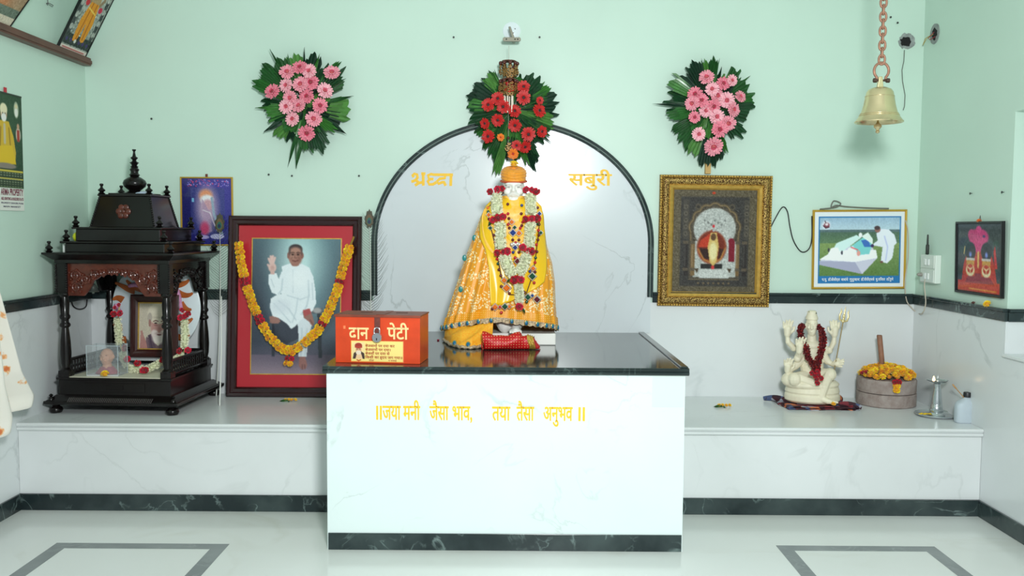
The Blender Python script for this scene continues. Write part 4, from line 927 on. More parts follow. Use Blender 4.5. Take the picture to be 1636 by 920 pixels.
sat = m.build('satin_shawl', satin, st, smooth=60, fix=False); so_ = sat.modifiers.new('s', 'SOLIDIFY'); so_.thickness = .004
# scarf at the throat
def sc_(i, j):
    a = .08 + .34 * i; return robe_pt(a, ZTOP + .012 - .34 * j * (1 - abs(2 * i - 1) ** 1.5 * .75), .014 + .004 * math.sin(26 * j + 8 * abs(i - .5)), 0)
MB().surf(sc_, 40, 30).build('neck_scarf', mat('scarf_gold', (244, 178, 50), rough=.45, var=.25, vscale=60, rgb2=(250, 206, 110)), st, smooth=60, fix=False)
MB().surf(robe_surf(0, 1, lambda a: hem(a) + .062, lambda a: hem(a) + .008, .006, 0, 0, .9), 200, 8, closed=True).build('hem_border', band_m, st, smooth=60, fix=False)
def scal(a): return hem(a) - .004 - .008 * abs(math.sin(2 * PI * a * 26))
MB().surf(robe_surf(0, 1, lambda a: hem(a) + .018, scal, .009, 0, 0, .9), 400, 5, closed=True).build('hem_lace', lace, st, smooth=60, fix=False)
bb = mat('peacock_blue', (16, 86, 150), rough=.2, coat=.4); bt = mat('teal_bead', (30, 130, 130), rough=.3); gr = mat('gold_rim', (206, 160, 90), rough=.3, metal=.6)
def bead(p, n, s=1., parent=st):
    M = Matrix.Translation(p) @ n.to_track_quat('-Y', 'Z').to_matrix().to_4x4()
    b = MB().ell((0, 0, 0), (.0125 * s, .004, .0165 * s), 14, 8).build('bead_setting', gr, parent, smooth=60); b.matrix_local = M
    MB().ell((0, -.003, -.001), (.0095 * s, .003, .0125 * s), 14, 8).build('bead', bt, b, smooth=60); MB().ell((0, -.0055, -.003), (.006 * s, .0025, .0075 * s), 12, 8).build('pupil', bb, b, smooth=60)
for a in (.045, .09, .125, .16, .195, .232, .268, .30, .33, .36, .39, .42, .45, .48):
    p = robe_pt(a, hem(a) + .005, .014, .9); n = Vector((math.cos(2 * PI * a) * .7, -math.sin(2 * PI * a) - .15, 0)); bead(p, n)
# loose end of the robe trailing onto the altar
TP = [(709, 545), (720, 553), (735, 557), (752, 558), (770, 556), (786, 552)]
tops = [(712, 524), (725, 522), (740, 521), (757, 520), (772, 517), (788, 514)]
def trail(i, j):
    k = i * 5; a = int(min(4, k)); f = k - a
    T = front_px(*[tops[a][q] * (1 - f) + tops[a + 1][q] * f for q in (0, 1)], .004); bpx = [TP[a][q] * (1 - f) + TP[a + 1][q] * f for q in (0, 1)]
    B = atZ(*bpx, HA) - SO + Vector((0, 0, .004))
    return T.lerp(B, j) + Vector((0, -.02 * math.sin(PI * j), .010 * math.sin(j * 9 + i * 14) * math.sin(PI * j)))
MB().surf(trail, 40, 16).build('trailing_cloth', orange_c, st, smooth=60, fix=False)
MB().tube([trail(i / 30, 1) + Vector((0, -.004, .006 + .003 * math.sin(i * 2))) for i in range(31)], .009, 8).build('trailing_lace', lace, st, smooth=60)
for i in (.28, .55): bead(trail(i, .9) + Vector((0, -.012, .012)), Vector((-.1, -1, .5)))
for k, i in enumerate((.3, .5, .7)):     # teal sequin flowers on the left brocade
    p = front_px((742, 736, 758)[k], (412, 462, 380)[k], .006); o = MB().ell((0, 0, 0), (.012, .003, .017), 12, 8).build('sequin_flower', bt, st, smooth=60); o.location = p
# flower on the turban
f = put('marigold', MG[1], None, SO + hc + Vector((0, -.004, .128)), axis=(0, -.5, 1), scale=.026); f['label'] = 'yellow marigold lying on top of the statue turban'; f['category'] = 'flower'

# ------------------------------------------------------------------ flower garland on the statue
tub = vmat('tuberose', .6, sheen=.1)
def floret_mesh(seed):
    r_ = random.Random(seed); m = MB()
    for i in range(6):
        a = 2 * PI * i / 6 + r_.uniform(-.2, .2); d = Vector((math.cos(a), math.sin(a), 0)); s = Vector((-d.y, d.x, 0)); Z = Vector((0, 0, 1))
        m.add([Z * -.6 + d * .1, Z * .15 + d * .4 - s * .2, Z * .5 + d * .95, Z * .15 + d * .4 + s * .2], [(0, 1, 2, 3)], jit((236, 236, 206), .05, r_))
    m.ell((0, 0, -.4), (.14, .14, .5), 5, 4, col=(214, 224, 180))
    return m
FLO = [floret_mesh(i) for i in range(4)]
def tuberose_segment(path, rad, n, seed, parent, front=Vector((0, -1, 0)), s=.0135):
    r_ = random.Random(seed); m = MB(); P = [Vector(p) for p in path]; pts = along(P, sum((b - a).length for a, b in zip(P, P[1:])) / n)
    m.tube(P, rad * .7, 8, col=(214, 220, 180))
    for p, d in pts:
        for q in range(3):
            a = r_.uniform(-1.7, 1.7); side = d.cross(front).normalized(); o = (front * math.cos(a) + side * math.sin(a) + d * r_.uniform(-.3, .3)).normalized()
            M = Matrix.Translation(p + o * rad * .85) @ (o + d * r_.uniform(-.5, .5)).to_track_quat('Z', 'Y').to_matrix().to_4x4() @ Matrix.Scale(s * r_.uniform(.8, 1.2), 4)
            F = FLO[r_.randrange(4)]; m.add([M @ Vector(v) for v in F.v], F.f, F.c)
    return m.build('tuberose_segment', tub, parent, smooth=30, fix=False)
g = thing('flower_garland', 'white tuberose and red rose garland hung round the neck of the statue', 'garland', SO + front_px(820, 440, .03)); go = g.location
def fp(a, b, off=.035): return front_px(680 + a * .3803, 250 + b * .3804, off) + SO - go
segs = [[(296, 158), (298, 200), (301, 242)], [(312, 280), (313, 335), (317, 390)], [(332, 412), (342, 455), (365, 498)], [(440, 160), (442, 200), (442, 240)], [(440, 278), (438, 330), (434, 380)], [(424, 408), (415, 450), (392, 494)], [(390, 540), (394, 575), (396, 612)]]
for i, sg in enumerate(segs): tuberose_segment([fp(*p) for p in sg], .030 if i < 6 else .022, 26, 40 + i, g)
for i, (a, b, s) in enumerate([(273, 150, .018), (305, 140, .02), (320, 136, .016), (283, 266, .018), (303, 258, .021), (325, 252, .018), (303, 406, .018), (345, 398, .02), (325, 400, .016), (425, 142, .019), (466, 150, .02), (448, 140, .016), (418, 264, .018), (445, 262, .018), (466, 262, .021), (406, 384, .02), (450, 402, .021), (430, 395, .016), (372, 518, .021), (398, 520, .02), (386, 512, .016), (392, 632, .02)]):
    put('rose', RO[i % 2], g, fp(a, b, .05), axis=(random.uniform(-.5, .5), -1, random.uniform(-.2, .5)), spin=i, scale=s * 1.12)
for i, (a, b, c, d) in enumerate([(275, 275, 262, 292), (462, 275, 476, 292), (405, 635, 420, 660), (355, 516, 340, 528)]):
    link_mesh('green_leaf', leaf(fp(a, b, .045), fp(c, d, .045), .014, (40, 84, 40), 500 + i, thin=True), g)
MB().tube([fp(*p, .02) for sg in ([(300, 140)], segs[0], segs[1], segs[2], segs[6][:1], segs[5][::-1], segs[4][::-1], segs[3][::-1], [(440, 140)]) for p in sg], .004, 6).build('garland_string', MATS['string'], g)

# jewelled necklace
g = thing('jewelled_necklace', 'long necklace of coloured jewels and dark red beads over the yellow robe', 'necklace', SO + front_px(820, 420, .03)); go = g.location
sil = mat('silver_setting', (214, 206, 196), rough=.3, metal=.6)
JC = {'b': mat('jewel_blue', (24, 56, 130), rough=.12, coat=.6), 'g': mat('jewel_green', (10, 74, 50), rough=.12, coat=.6), 'o': mat('jewel_orange', (230, 110, 20), rough=.15, coat=.6), 'm': mat('jewel_maroon', (96, 8, 24), rough=.12, coat=.6), 'r': mat('jewel_red', (190, 20, 34), rough=.12, coat=.6)}
def jewel(a, b, c, s, dia=True):
    p = fp2(a, b); k = .0135 * s
    if dia:
        st_ = MB().frustum((-1, 1, -1, 1), 0, (-.8, .8, -.8, .8), .5).build('jewel_setting', sil, g); n = Vector((0, -1, .1))
        st_.matrix_local = Matrix.Translation(p) @ n.to_track_quat('Z', 'Y').to_matrix().to_4x4() @ Matrix.Diagonal((k * .85, k * 1.15, k * .6, 1)) @ Matrix.Rotation(PI / 4, 4, 'Z')
        MB().frustum((-.74, .74, -.74, .74), .45, (-.4, .4, -.4, .4), 1.).build('jewel', JC[c], st_)
    else:
        o = MB().ell((0, 0, 0), (k * .62, k * .5, k * .62), 10, 8).build('bead', JC[c], g, smooth=60); o.location = p
def fp2(a, b): return front_px(680 + a * .3803, 250 + b * .3804, .028) + SO - go
for a, b, c, s in [(367, 320, 'b', 1.3), (392, 322, 'o', 1.1), (374, 298, 'g', .8), (362, 275, 'o', 1.), (376, 382, 'b', 1.), (340, 552, 'o', 1.5), (330, 520, 'o', 1.1), (448, 503, 'g', 1.4), (452, 470, 'o', 1.0), (333, 630, 'g', 1.2), (292, 632, 'o', 1.2), (430, 590, 'g', 1.2), (468, 600, 'm', 1.3), (448, 584, 'b', .7), (265, 245, 'o', .9), (478, 240, 'b', .9), (386, 440, 'm', 1.2), (312, 632, 'r', .7), (352, 630, 'o', .8), (272, 300, 'g', .8), (484, 320, 'g', .8)]: jewel(a, b, c, s)
for a, b, c in [(262, 215, 'o'), (263, 232, 'g'), (266, 262, 'm'), (270, 280, 'm'), (286, 330, 'm'), (292, 360, 'r'), (296, 385, 'm'), (300, 430, 'r'), (304, 450, 'g'), (308, 475, 'm'), (316, 500, 'm'), (318, 545, 'm'), (352, 575, 'm'), (345, 200, 'm'), (346, 240, 'r'), (350, 260, 'm'), (347, 285, 'r'), (352, 300, 'm'), (404, 205, 'b'), (402, 240, 'm'), (408, 275, 'r'), (404, 290, 'm'), (398, 300, 'r'), (470, 215, 'm'), (480, 260, 'g'), (477, 285, 'm'), (474, 310, 'r'), (476, 330, 'm'), (472, 350, 'm'), (466, 370, 'r'), (468, 400, 'm'), (462, 425, 'g'), (460, 445, 'r'), (456, 530, 'r'), (438, 482, 'b'), (460, 485, 'm'), (280, 640, 'm'), (318, 655, 'r'), (425, 610, 'g'), (415, 570, 'm'), (366, 350, 'm'), (392, 350, 'm'), (378, 362, 'r'), (368, 402, 'b'), (392, 402, 'm'), (376, 425, 'r'), (370, 455, 'o'), (385, 470, 'g')]: jewel(a, b, c, 1., False)
MB().tube([fp2(*p) + Vector((0, .006, 0)) for p in [(330, 150), (264, 212), (272, 290), (295, 385), (318, 505), (340, 552), (355, 580), (420, 585), (448, 503), (460, 440), (474, 330), (480, 240), (420, 150)]], .003, 6).build('necklace_cord', mat('dark_cord', (70, 30, 30)), g)
for k in range(5): put('metal_flower', MB().ell((0, 0, 0), (.011, .006, .011), 8, 6).mesh('metal_flower', sil, smooth=60), g, fp2(362 + 8 * k, 370 - 3 * (k % 2)))

# ------------------------------------------------------------------ red rolled cloth before the statue
A_, B_ = atZ(771, 559.5, HA), atZ(862, 559, HA)
L = (B_ - A_).length
t = thing('rolled_cloth', 'red gold-dotted cloth roll with gold band lying at the feet of the statue', 'cloth', (A_.x, A_.y + .03, HA), rz=math.atan2(B_.y - A_.y, B_.x - A_.x))
rc = dots('red_dotted_cloth')
def roll(x0, x1, rz_, ry_, seed, n=28, k=18):
    r_ = random.Random(seed)
    def fn(a, q):
        th = 2 * PI * a; x = x0 + (x1 - x0) * q; g_ = 1 + .10 * math.sin(th * 3 + 8 * q) + .05 * math.sin(23 * q + th); e = rz_(q)
        zz_ = e * (1 + math.sin(th)) * (1 + .04 * math.sin(20 * q)); return Vector((x + .006 * math.sin(th * 2), ry_(q) * g_ * math.cos(th), max(.001, zz_)))
    return MB().surf(fn, n, k, closed=True)
rr = lambda q: .048 - .012 * math.sin(PI * min(1, q * 1.2)) if q < .85 else .036
m = roll(0, L * .79, rr, lambda q: .045 - .006 * q, 1); 
m.add([(0.0, .045 * math.cos(2 * PI * i / 28), max(.001, .048 * (1 + math.sin(2 * PI * i / 28)))) for i in range(28)], [tuple(range(28))])
m.build('cloth_roll', rc, t, smooth=50)
roll(L * .785, L * .90, lambda q: .039 - .006 * q, lambda q: .041, 2).build('gold_band', mat('gold_zari', (214, 176, 80), rough=.35, metal=.4, var=.4, vscale=90, bump=.5, bscale=150), t, smooth=50)
roll(L * .895, L * 1.0, lambda q: .030 - .024 * q, lambda q: .038 - .03 * q, 3).build('gathered_end', mat('red_frayed', (196, 26, 34), rough=.6, bump=.5, bscale=100), t, smooth=50)
p_ = atZ(700, 544, HA)
o = MB().ell((0, 0, .004), (.008, .010, .004), 10, 6).build('rose_petal', mat('rose_petal_red', (150, 16, 50), rough=.5), None, smooth=60); o.location = p_; tag(o, 'single dark red petal on the altar between donation box and statue', 'petal')

# ------------------------------------------------------------------ dark wooden shrine
ebony = mat('ebony_wood', (14, 9, 9), rough=.26, coat=.12, spec=.35)
carve = mat('carved_rosewood', (92, 38, 24), rough=.35, coat=.25, var=.4, vscale=35)
SC, SA = Vector((-2.157, -.34, HB)), R(-3.5)
MS = Matrix.Translation(SC) @ rotz(SA)
def SW(x, y, z): return MS @ Vector((x, y, z))
zf = lambda v, y: atY(175, v, y).z - HB
t = thing('wooden_shrine', 'dark carved wooden shrine with stepped roof, turned posts and tall finial on the left bench', 'shrine', SC, rz=SA)
z1, z2, z3 = .052, .085, zf(604, -.62)
foot_p = [(.012, 0), (.030, .003), (.036, .016), (.032, .030), (.018, .038), (.026, .046), (.028, .054)]
for x in (-.325, .325):
    for y in (-.29, .29): o = MB().lathe(foot_p, n=20).build('foot', ebony, t, smooth=50); o.location = (x, y, 0)
MB().box(-.372, .372, -.335, .335, z1, z1 + .018).frustum((-.365, .365, -.328, .328), z1 + .018, (-.325, .325, -.288, .288), z2 + .014).build('plinth', ebony, t, bevel=.004)
m = MB()
for k in range(46):
    x = -.235 + k * .0102; m.tube([(x, -.334, z1 + .016), (x + .004, -.316, z2 + .004)], .0028, 6)
m.build('fluted_strip', mat('grey_ebony', (62, 56, 54), rough=.3), t, smooth=50)  # ribs in a paler grey than the rest of the ebony
for e in (-1, 1):
    q = MB().lathe([(.004, 0), (.014, .002), (.012, .012), (.006, .018), (.012, .026), (.004, .034)], n=14).build('plinth_knob', ebony, t, smooth=50); q.location = (e * .34, -.31, z2 - .012)
MB().box(-.312, .312, -.28, .28, z2 + .01, z3 - .012).box(-.322, .322, -.29, .29, z3 - .012, z3).build('base_box', ebony, t, bevel=.003)
MB().box(-.17, .17, -.284, -.28, z2 + .03, z3 - .028).box(-.05, .05, -.287, -.284, z2 + .045, z3 - .04).build('drawer_panel', ebony, t, bevel=.002)
MB().box(-.262, .255, -.272, .24, z3, z3 + .003).build('floor_sheet', mat('cream_sheet', (224, 222, 198), rough=.45), t)
zc0, zc1 = zf(421, -.60), zf(404, -.66)
PXs, PYs = .285, .25
hp = zc0 - z3
pp = [(0, 0), (.030, 0), (.030, .012), (.024, .018), (.031, .028), (.031, .040), (.020, .050), (.026, .075), (.029, .13), (.026, .20), (.020, .255), (.018, .270), (.028, .280), (.028, .290), (.020, .300), (.020, .315), (.028, .325), (.028, .335), (.022, .345), (.025, .40), (.020, .44), (.030, .452), (.026, .464)]
pp = [(r_, z * (hp - .16) / .464) for r_, z in pp]
for x in (-PXs, PXs):
    for y in (-PYs, PYs):
        m = MB().lathe(pp, (x, y, z3), 18).box(x - .029, x + .029, y - .029, y + .029, z3, z3 + .035).box(x - .027, x + .027, y - .027, y + .027, zc0 - .16, zc0)
        for k in range(12):
            for e in (-1, 1): m.ell((x + e * .029, y - .029, zc0 - .15 + k * .0128), .0062, 8, 6)
        m.build('post', ebony, t, smooth=45)
def railing(x0, y0, x1, y1):
    m = MB(); a = Vector((x0, y0, 0)); b = Vector((x1, y1, 0)); n = int((b - a).length / .028)
    for zz_ in (z3 + .012, z3 + .088): m.tube([a + Vector((0, 0, zz_)), b + Vector((0, 0, zz_))], .010, 8)
    for k in range(n + 1):
        p = a.lerp(b, k / n); m.lathe([(.004, 0), (.008, .014), (.004, .024), (.009, .036), (.004, .048), (.007, .06), (.004, .076)], (p.x, p.y, z3 + .012), 8)
    return m.build('railing', ebony, t, smooth=50)
railing(-PXs, -PYs + .03, -PXs, PYs - .03); railing(PXs, -PYs + .03, PXs, PYs - .03); railing(-PXs, PYs, PXs, PYs)
zl, zt_ = zf(473, -.6), zf(423, -.6)
def fascia(M, w, mt):
    hf = zt_ - zl; low = [(-w, 0), (-w + .09, 0)]
    for k in range(13):
        q = k / 12; low.append((-w + .09 + (w - .09) * q, hf * (.0 + .84 * (1 - (1 - q) ** 2.2)) - .012 * abs(math.sin(q * PI * 3))))
    low += [(-x, z) for x, z in reversed(low[:-1])]
    m = MB().prism(low + [(w, hf + .02), (-w, hf + .02)], -.008, .008, M=M)
    r_ = random.Random(4)
    for e in (-1, 1):
        for cx, cz, r0, sp in ((.05, .045, .030, 1), (.10, .09, .026, -1), (.045, .11, .03, 1), (.15, .115, .022, 1), (.2, .125, .016, -1), (.245, .13, .013, 1)):
            if cx > w: continue
            P = []
            for k in range(22):
                a = sp * k / 21 * 4.4 * PI / 1.5 + r_.random() * .1; rr_ = r0 * (1 - k / 24); P.append(M @ Vector((e * (w - cx) + rr_ * math.cos(a), -.012, cz + rr_ * math.sin(a))))
            m.tube(P, .0055, 6)
            for k in range(5):
                a = k * 1.3 + cx * 30; m.ell(M @ Vector((e * (w - cx) + r0 * 1.15 * math.cos(a), -.012, cz + r0 * 1.0 * math.sin(a))), .008, 7, 5)
    return m.build('carved_fascia', mt, t, smooth=40)
fascia(Matrix.Translation((0, -PYs, zl)), PXs - .025, carve)
fascia(Matrix.Translation((PXs, 0, zl)) @ rotz(R(90)), PYs - .025, ebony)
fascia(Matrix.Translation((-PXs, 0, zl)) @ rotz(R(-90)), PYs - .025, ebony)
MB().box(-.318, .318, -.285, .285, zc0, zc0 + .022).frustum((-.325, .325, -.29, .29), zc0 + .02, (-.362, .362, -.328, .328), zc1 - .01).box(-.364, .364, -.33, .33, zc1 - .012, zc1).build('cornice', ebony, t, bevel=.003)
za = zf(389, -.58); zb2 = zf(366, -.53)
MB().box(-.276, .276, -.245, .245, zc1, za).box(-.296, .296, -.265, .265, za, za + .012).build('lower_roof_tier', ebony, t, bevel=.003)
MB().box(-.236, .236, -.208, .208, za + .012, zb2).box(-.252, .252, -.224, .224, zb2, zb2 + .011).build('upper_roof_tier', ebony, t, bevel=.003)
zd0, zd1 = zb2 + .011, zf(313, -.46)
MB().frustum((-.180, .180, -.155, .155), zd0, (-.142, .142, -.118, .118), zd1).box(-.152, .152, -.128, .128, zd1, zd1 + .010).box(-.11, .11, -.09, .09, zd1 + .01, zd1 + .018).build('dome', ebony, t, bevel=.002)
for ex in (-1, 1):
    for ey in (-1, 1):
        m = MB()
        for k in range(15):
            q = k / 14; m.ell((ex * (.180 - .038 * q), ey * (.155 - .037 * q), zd0 + (zd1 - zd0) * q), .0075, 8, 6)
        m.build('beaded_edge', ebony, t, smooth=50)
m = MB(); M0 = Matrix.Translation((0, -.139, (zd0 + zd1) / 2)) @ Matrix.Rotation(math.atan2(.037, zd1 - zd0) * -1, 4, 'X')
for k in range(6):
    a = 2 * PI * k / 6; m.ell(M0 @ Vector((.026 * math.cos(a), -.001, .026 * math.sin(a))), (.018, .006, .018), 10, 6)
m.ell(M0 @ Vector((0, -.004, 0)), (.013, .007, .013), 10, 6)
m.build('carved_rosette', carve, t, smooth=50)
fz = zd1 + .014; fh = zf(238, -.34) - fz
fp_ = [(.060, 0), (.064, .006), (.050, .012), (.030, .020), (.040, .028), (.058, .042), (.064, .060), (.058, .076), (.036, .092), (.022, .098), (.030, .106), (.022, .114), (.020, .124), (.026, .136), (.018, .146), (.022, .152), (.014, .158), (.018, .166), (.026, .174), (.014, .180), (.010, .188), (.018, .196), (.020, .202), (.010, .208), (.006, .226), (.006, .236), (.011, .242), (.010, .247), (.0, .248)]
MB().lathe([(r_, z * fh / .248) for r_, z in fp_], (0, 0, fz), 28).build('top_finial', ebony, t, smooth=50)
fin = MB().lathe([(.014, 0), (.020, .006), (.010, .014), (.020, .022), (.018, .028), (.008, .036), (.006, .046), (.011, .052), (.009, .060), (0, .062)], n=14).mesh('corner_finial', ebony, smooth=50)
for x, y, z in ((.335, .30, zc1), (.272, .24, za + .012), (.235, .207, zb2 + .011), (.135, .112, zd1 + .008)):
    for ex in (-1, 1):
        for ey in (-1, 1): o = link_mesh('corner_finial', fin, t); o.location = (ex * x, ey * y, z)

# things in and on the shrine
zfl = z3 + .003
stand = thing('low_stand', 'low grey-white stand under the bearded portrait inside the shrine', 'stand', SW(.015, .12, zfl), rz=SA)
MB().box(-.17, .17, -.075, .09, .045, .058).box(-.16, .16, -.06, .08, 0, .012).build('stand_top', mat('greyish_board', (176, 180, 184), rough=.4), stand, bevel=.002)
for x in (-.13, .13): MB().box(x - .01, x + .01, -.05, .07, .012, .045).build('stand_leg', MATS['greyish_board'], stand)
zs = zfl + .058
DY = .20
dc = atY(250, 490, SC.y + DY)
t = thing('sunburst_disc', 'round white disc with orange flame shapes behind the bearded portrait in the shrine', 'plaque', dc, rz=SA)
MB().lathe([(0, -.006), (.262, -.006), (.268, -.002), (.268, .002), (.262, .006), (0, .006)], n=64, M=Matrix.Rotation(R(90), 4, 'X')).build('disc', mat('white_disc', (216, 226, 230), rough=.35), t, smooth=40)
fl = mat('orange_flame_paint', (178, 92, 34), rough=.45, var=.25, vscale=20)
FR = [[(560, 205), (600, 205), (640, 198), (664, 168)], [(575, 262), (620, 285), (660, 292), (692, 264)], [(600, 340), (625, 372), (650, 395), (682, 384)], [(255, 250), (205, 245), (165, 215), (108, 192)], [(165, 320), (135, 298), (110, 300), (90, 318)], [(330, 238), (270, 240), (220, 212), (192, 172)], [(520, 170), (560, 165), (590, 140), (600, 112)], [(420, 190), (440, 160), (440, 130), (420, 105)], [(160, 520), (130, 525), (110, 515), (95, 490)], [(590, 480), (630, 490), (660, 480), (690, 450)], [(560, 580), (600, 600), (640, 595), (668, 570)], [(190, 610), (160, 615), (140, 600), (125, 575)]]
for L_ in FR:
    Q = [Vector((p.x - dc.x, -.009, p.z - dc.z)) for p in [atY(160 + a * .2174, 410 + b * .2174, dc.y) for a, b in L_]]
    P = []
    for q in range(11):
        f_ = q / 10; P.append(Q[0] * (1 - f_) ** 3 + Q[1] * (3 * f_ * (1 - f_) ** 2) + Q[2] * (3 * f_ * f_ * (1 - f_)) + Q[3] * f_ ** 3)
    MB().tube(P, [.021 * (1 - q / 11) ** .6 + .001 for q in range(11)], 8, flat=.14).build('flame_ray', fl, t, smooth=50)
pinkm = mat('pink_tinsel', (214, 150, 190), rough=.6, var=.25, vscale=60, bump=.5, bscale=120)
dm = Matrix.Translation(dc) @ rotz(SA)
for L_ in ([(118, 345), (122, 375), (146, 400)], [(215, 215), (260, 205), (310, 215)], [(580, 240), (592, 290), (600, 340), (612, 395)]):
    MB().tube([Vector((p.x - dc.x, -.016, p.z - dc.z)) for p in [atY(160 + a * .2174, 410 + b * .2174, dc.y) for a, b in L_]], [.011, .014, .012, .012][:len(L_)], 8).build('pink_tinsel', pinkm, t, smooth=50)
pw, ph = .285, .365
pb = atY(238, 568, SC.y + .02)
t = thing('framed_portrait', 'brown-framed portrait of a white-bearded man in head cloth inside the shrine', 'picture', (pb.x, SC.y + .10, HB + zs), rz=SA, rx=R(-4))
MB().ring(pw, ph, [(0, 0), (0, -.014), (.008, -.020), (.02, -.020), (.034, -.018), (.046, -.010), (.048, 0)]).build('frame', mat('brown_frame', (58, 24, 22), rough=.3, coat=.2), t)
MB().ring(pw - .09, ph - .09, [(0, -.006), (0, -.011), (.007, -.011), (.007, -.006)], z=.045).build('gold_fillet', gold_m, t)
cv = Canvas(80, 106, (206, 196, 176)); cv.noise(4, 2)
cv.poly([(.22, 1), (.26, .72), (.42, .8), (.62, .92), (.8, .78), (.98, .74), (1, 1)], (122, 100, 108)); cv.poly([(.3, .7), (.42, .66), (.56, .96), (.36, .98)], (96, 78, 92)); cv.line([(.36, .72), (.44, .98)], .03, (74, 60, 76)); cv.ell(.63, .52, .24, .3, (196, 150, 142), soft=.2); cv.ell(.62, .24, .33, .22, (226, 216, 194)); cv.rect(.32, .3, .95, .34, (214, 202, 182)); cv.ell(.36, .32, .07, .1, (190, 180, 166)); cv.ell(.36, .44, .04, .08, (170, 126, 118))
cv.ell(.64, .74, .2, .14, (232, 222, 214), soft=.4); cv.ell(.5, .66, .1, .08, (226, 212, 206), soft=.5); cv.ell(.8, .66, .1, .08, (226, 212, 206), soft=.5); cv.ell(.65, .66, .14, .035, (206, 184, 178), soft=.5); cv.ell(.65, .685, .07, .018, (110, 66, 68)); cv.ell(.65, .58, .06, .06, (186, 134, 128), soft=.5)
for x in (.54, .78): cv.ell(x, .44, .05, .014, (60, 36, 40)); cv.line([(x - .07, .405), (x, .385), (x + .07, .4)], .03, (120, 84, 80)); cv.ell(x, .48, .06, .02, (166, 116, 112), soft=.8)
cv.poly([(.08, .7), (.13, .58), (.18, .72), (.24, .8), (.3, .98), (.06, .98)], (186, 134, 128)); cv.line([(.1, .62), (.12, .72)], .05, (190, 140, 132)); cv.noise(4)
cv.build('print', pw - .092, ph - .092, -.007, gloss_print, t, z=.046, thick=.003)
# garland round it
A4 = lambda x, y, yy: atY(160 + x * .2174, 410 + y * .2174, SC.y + yy)
g = thing('flower_garland', 'white tuberose and rose garland round the bearded portrait inside the shrine', 'garland', SW(.02, -.05, zfl)); gi = Matrix.Translation(SC).inverted()
gl = lambda x, y, yy: A4(x, y, yy) - g.location
def flz(p): p.z = max(p.z, zfl + HB + .022 - g.location.z); return p
for i, (L_, rd) in enumerate(([[(130, 455, .02), (135, 540, .02), (145, 645, .0)], .020], [[(165, 700, -.02), (170, 740, -.04), (200, 800, -.08)], .019], [[(215, 830, -.10), (270, 845, -.12), (330, 835, -.12)], .021], [[(345, 825, -.12), (400, 805, -.1), (455, 770, -.08)], .019], [[(622, 465, .02), (625, 560, .02), (622, 665, .0)], .021], [[(610, 715, -.02), (570, 745, -.05), (530, 765, -.06)], .018])):
    tuberose_segment([flz(gl(*p)) for p in L_], rd, 20, 70 + i, g, s=.0125)
for i, (x, y, yy) in enumerate([(100, 425, .0), (150, 420, .0), (190, 675, -.04), (200, 755, -.08), (275, 785, -.12), (320, 862, -.15), (340, 850, -.15), (595, 450, 0), (645, 425, 0), (630, 440, 0), (590, 695, -.03), (645, 690, -.02), (465, 760, -.09)]):
    put('rose', RO[i % 2], g, flz(gl(x, y, yy - .02)), axis=(random.uniform(-.4, .4), -1, .4), spin=i, scale=.020)
for i, (x, y) in enumerate([(110, 375), (140, 355), (600, 390), (610, 400)]): put('pink_blossom', RO[1], g, gl(x, y, .01), axis=(0, -1, .3), scale=.012)
MB().tube([flz(gl(*p)) + Vector((0, .004, 0)) for p in [(140, 360, .02), (130, 455, .02), (145, 645, 0), (170, 740, -.04), (215, 830, -.1), (330, 835, -.12), (455, 770, -.08), (530, 765, -.06), (610, 715, -.02), (622, 665, 0), (622, 465, .02), (605, 390, .02)]], .004, 6).build('garland_string', MATS['string'], g)
# acrylic box with a small bust
acr = clear_mat('clear_acrylic', (225, 232, 235), .90, .08)
bx = atZ(164, 601, HB + zfl)
t = thing('display_case', 'clear acrylic case with a small flesh-coloured bust on the shrine floor', 'display case', (bx.x, bx.y + .06, HB + zfl), rz=R(-3))
m = MB(); w_, d_, h_ = .088, .055, .165
for q in ((-w_, w_, -d_, -d_ + .003, 0, h_), (-w_, w_, d_ - .003, d_, 0, h_), (-w_, -w_ + .003, -d_ + .003, d_ - .003, 0, h_), (w_ - .003, w_, -d_ + .003, d_ - .003, 0, h_), (-w_, w_, -d_, d_, h_, h_ + .003)): m.box(*q)
m.build('clear_cover', acr, t)
for ex in (-1, 1):
    for ey in (-1, 1): MB().box(ex * w_ - .0012, ex * w_ + .0012, ey * d_ - .0012, ey * d_ + .0012, 0, h_ + .003).build('case_edge', mat('acrylic_edge', (190, 204, 208), rough=.2), t)
MB().box(-w_, w_, -d_ - .001, -d_ + .001, h_ + .001, h_ + .0035).build('case_edge', MATS['acrylic_edge'], t)
MB().box(-w_, w_, -d_, d_, 0, .006).build('case_base', mat('white_base', (220, 222, 222), rough=.4), t)
b = MB(); b.ell((0, 0, .102), (.036, .036, .044)); b.ell((0, -.008, .082), (.028, .028, .03)); b.limb([(0, 0, .07), (0, 0, .03)], [.022, .03]); b.limb([(0, -.034, .104), (0, -.040, .092)], [.005, .007])
for q in (-1, 1): b.ell((q * .014, -.032, .112), (.009, .005, .004)); b.ell((q * .037, 0, .1), (.006, .008, .012)); b.ell((q * .016, -.026, .088), (.012, .01, .01)); b.ell((q * .006, -.034, .08), (.008, .005, .003))
bust = remesh(b, 'bust', mat('flesh_clay', (206, 150, 122), rough=.5), .0032, t, 2)
m = MB().surf(lambda a, q: Vector(((.034 + .032 * q) * math.cos(2 * PI * a), (.026 + .018 * q + .003 * math.sin(12 * PI * a)) * math.sin(2 * PI * a), .046 - .038 * q)), 40, 8, closed=True); m.build('bust_cloth', mat('pink_cloth', (170, 84, 100), rough=.6, sheen=.2, var=.2, vscale=60), t, smooth=60)
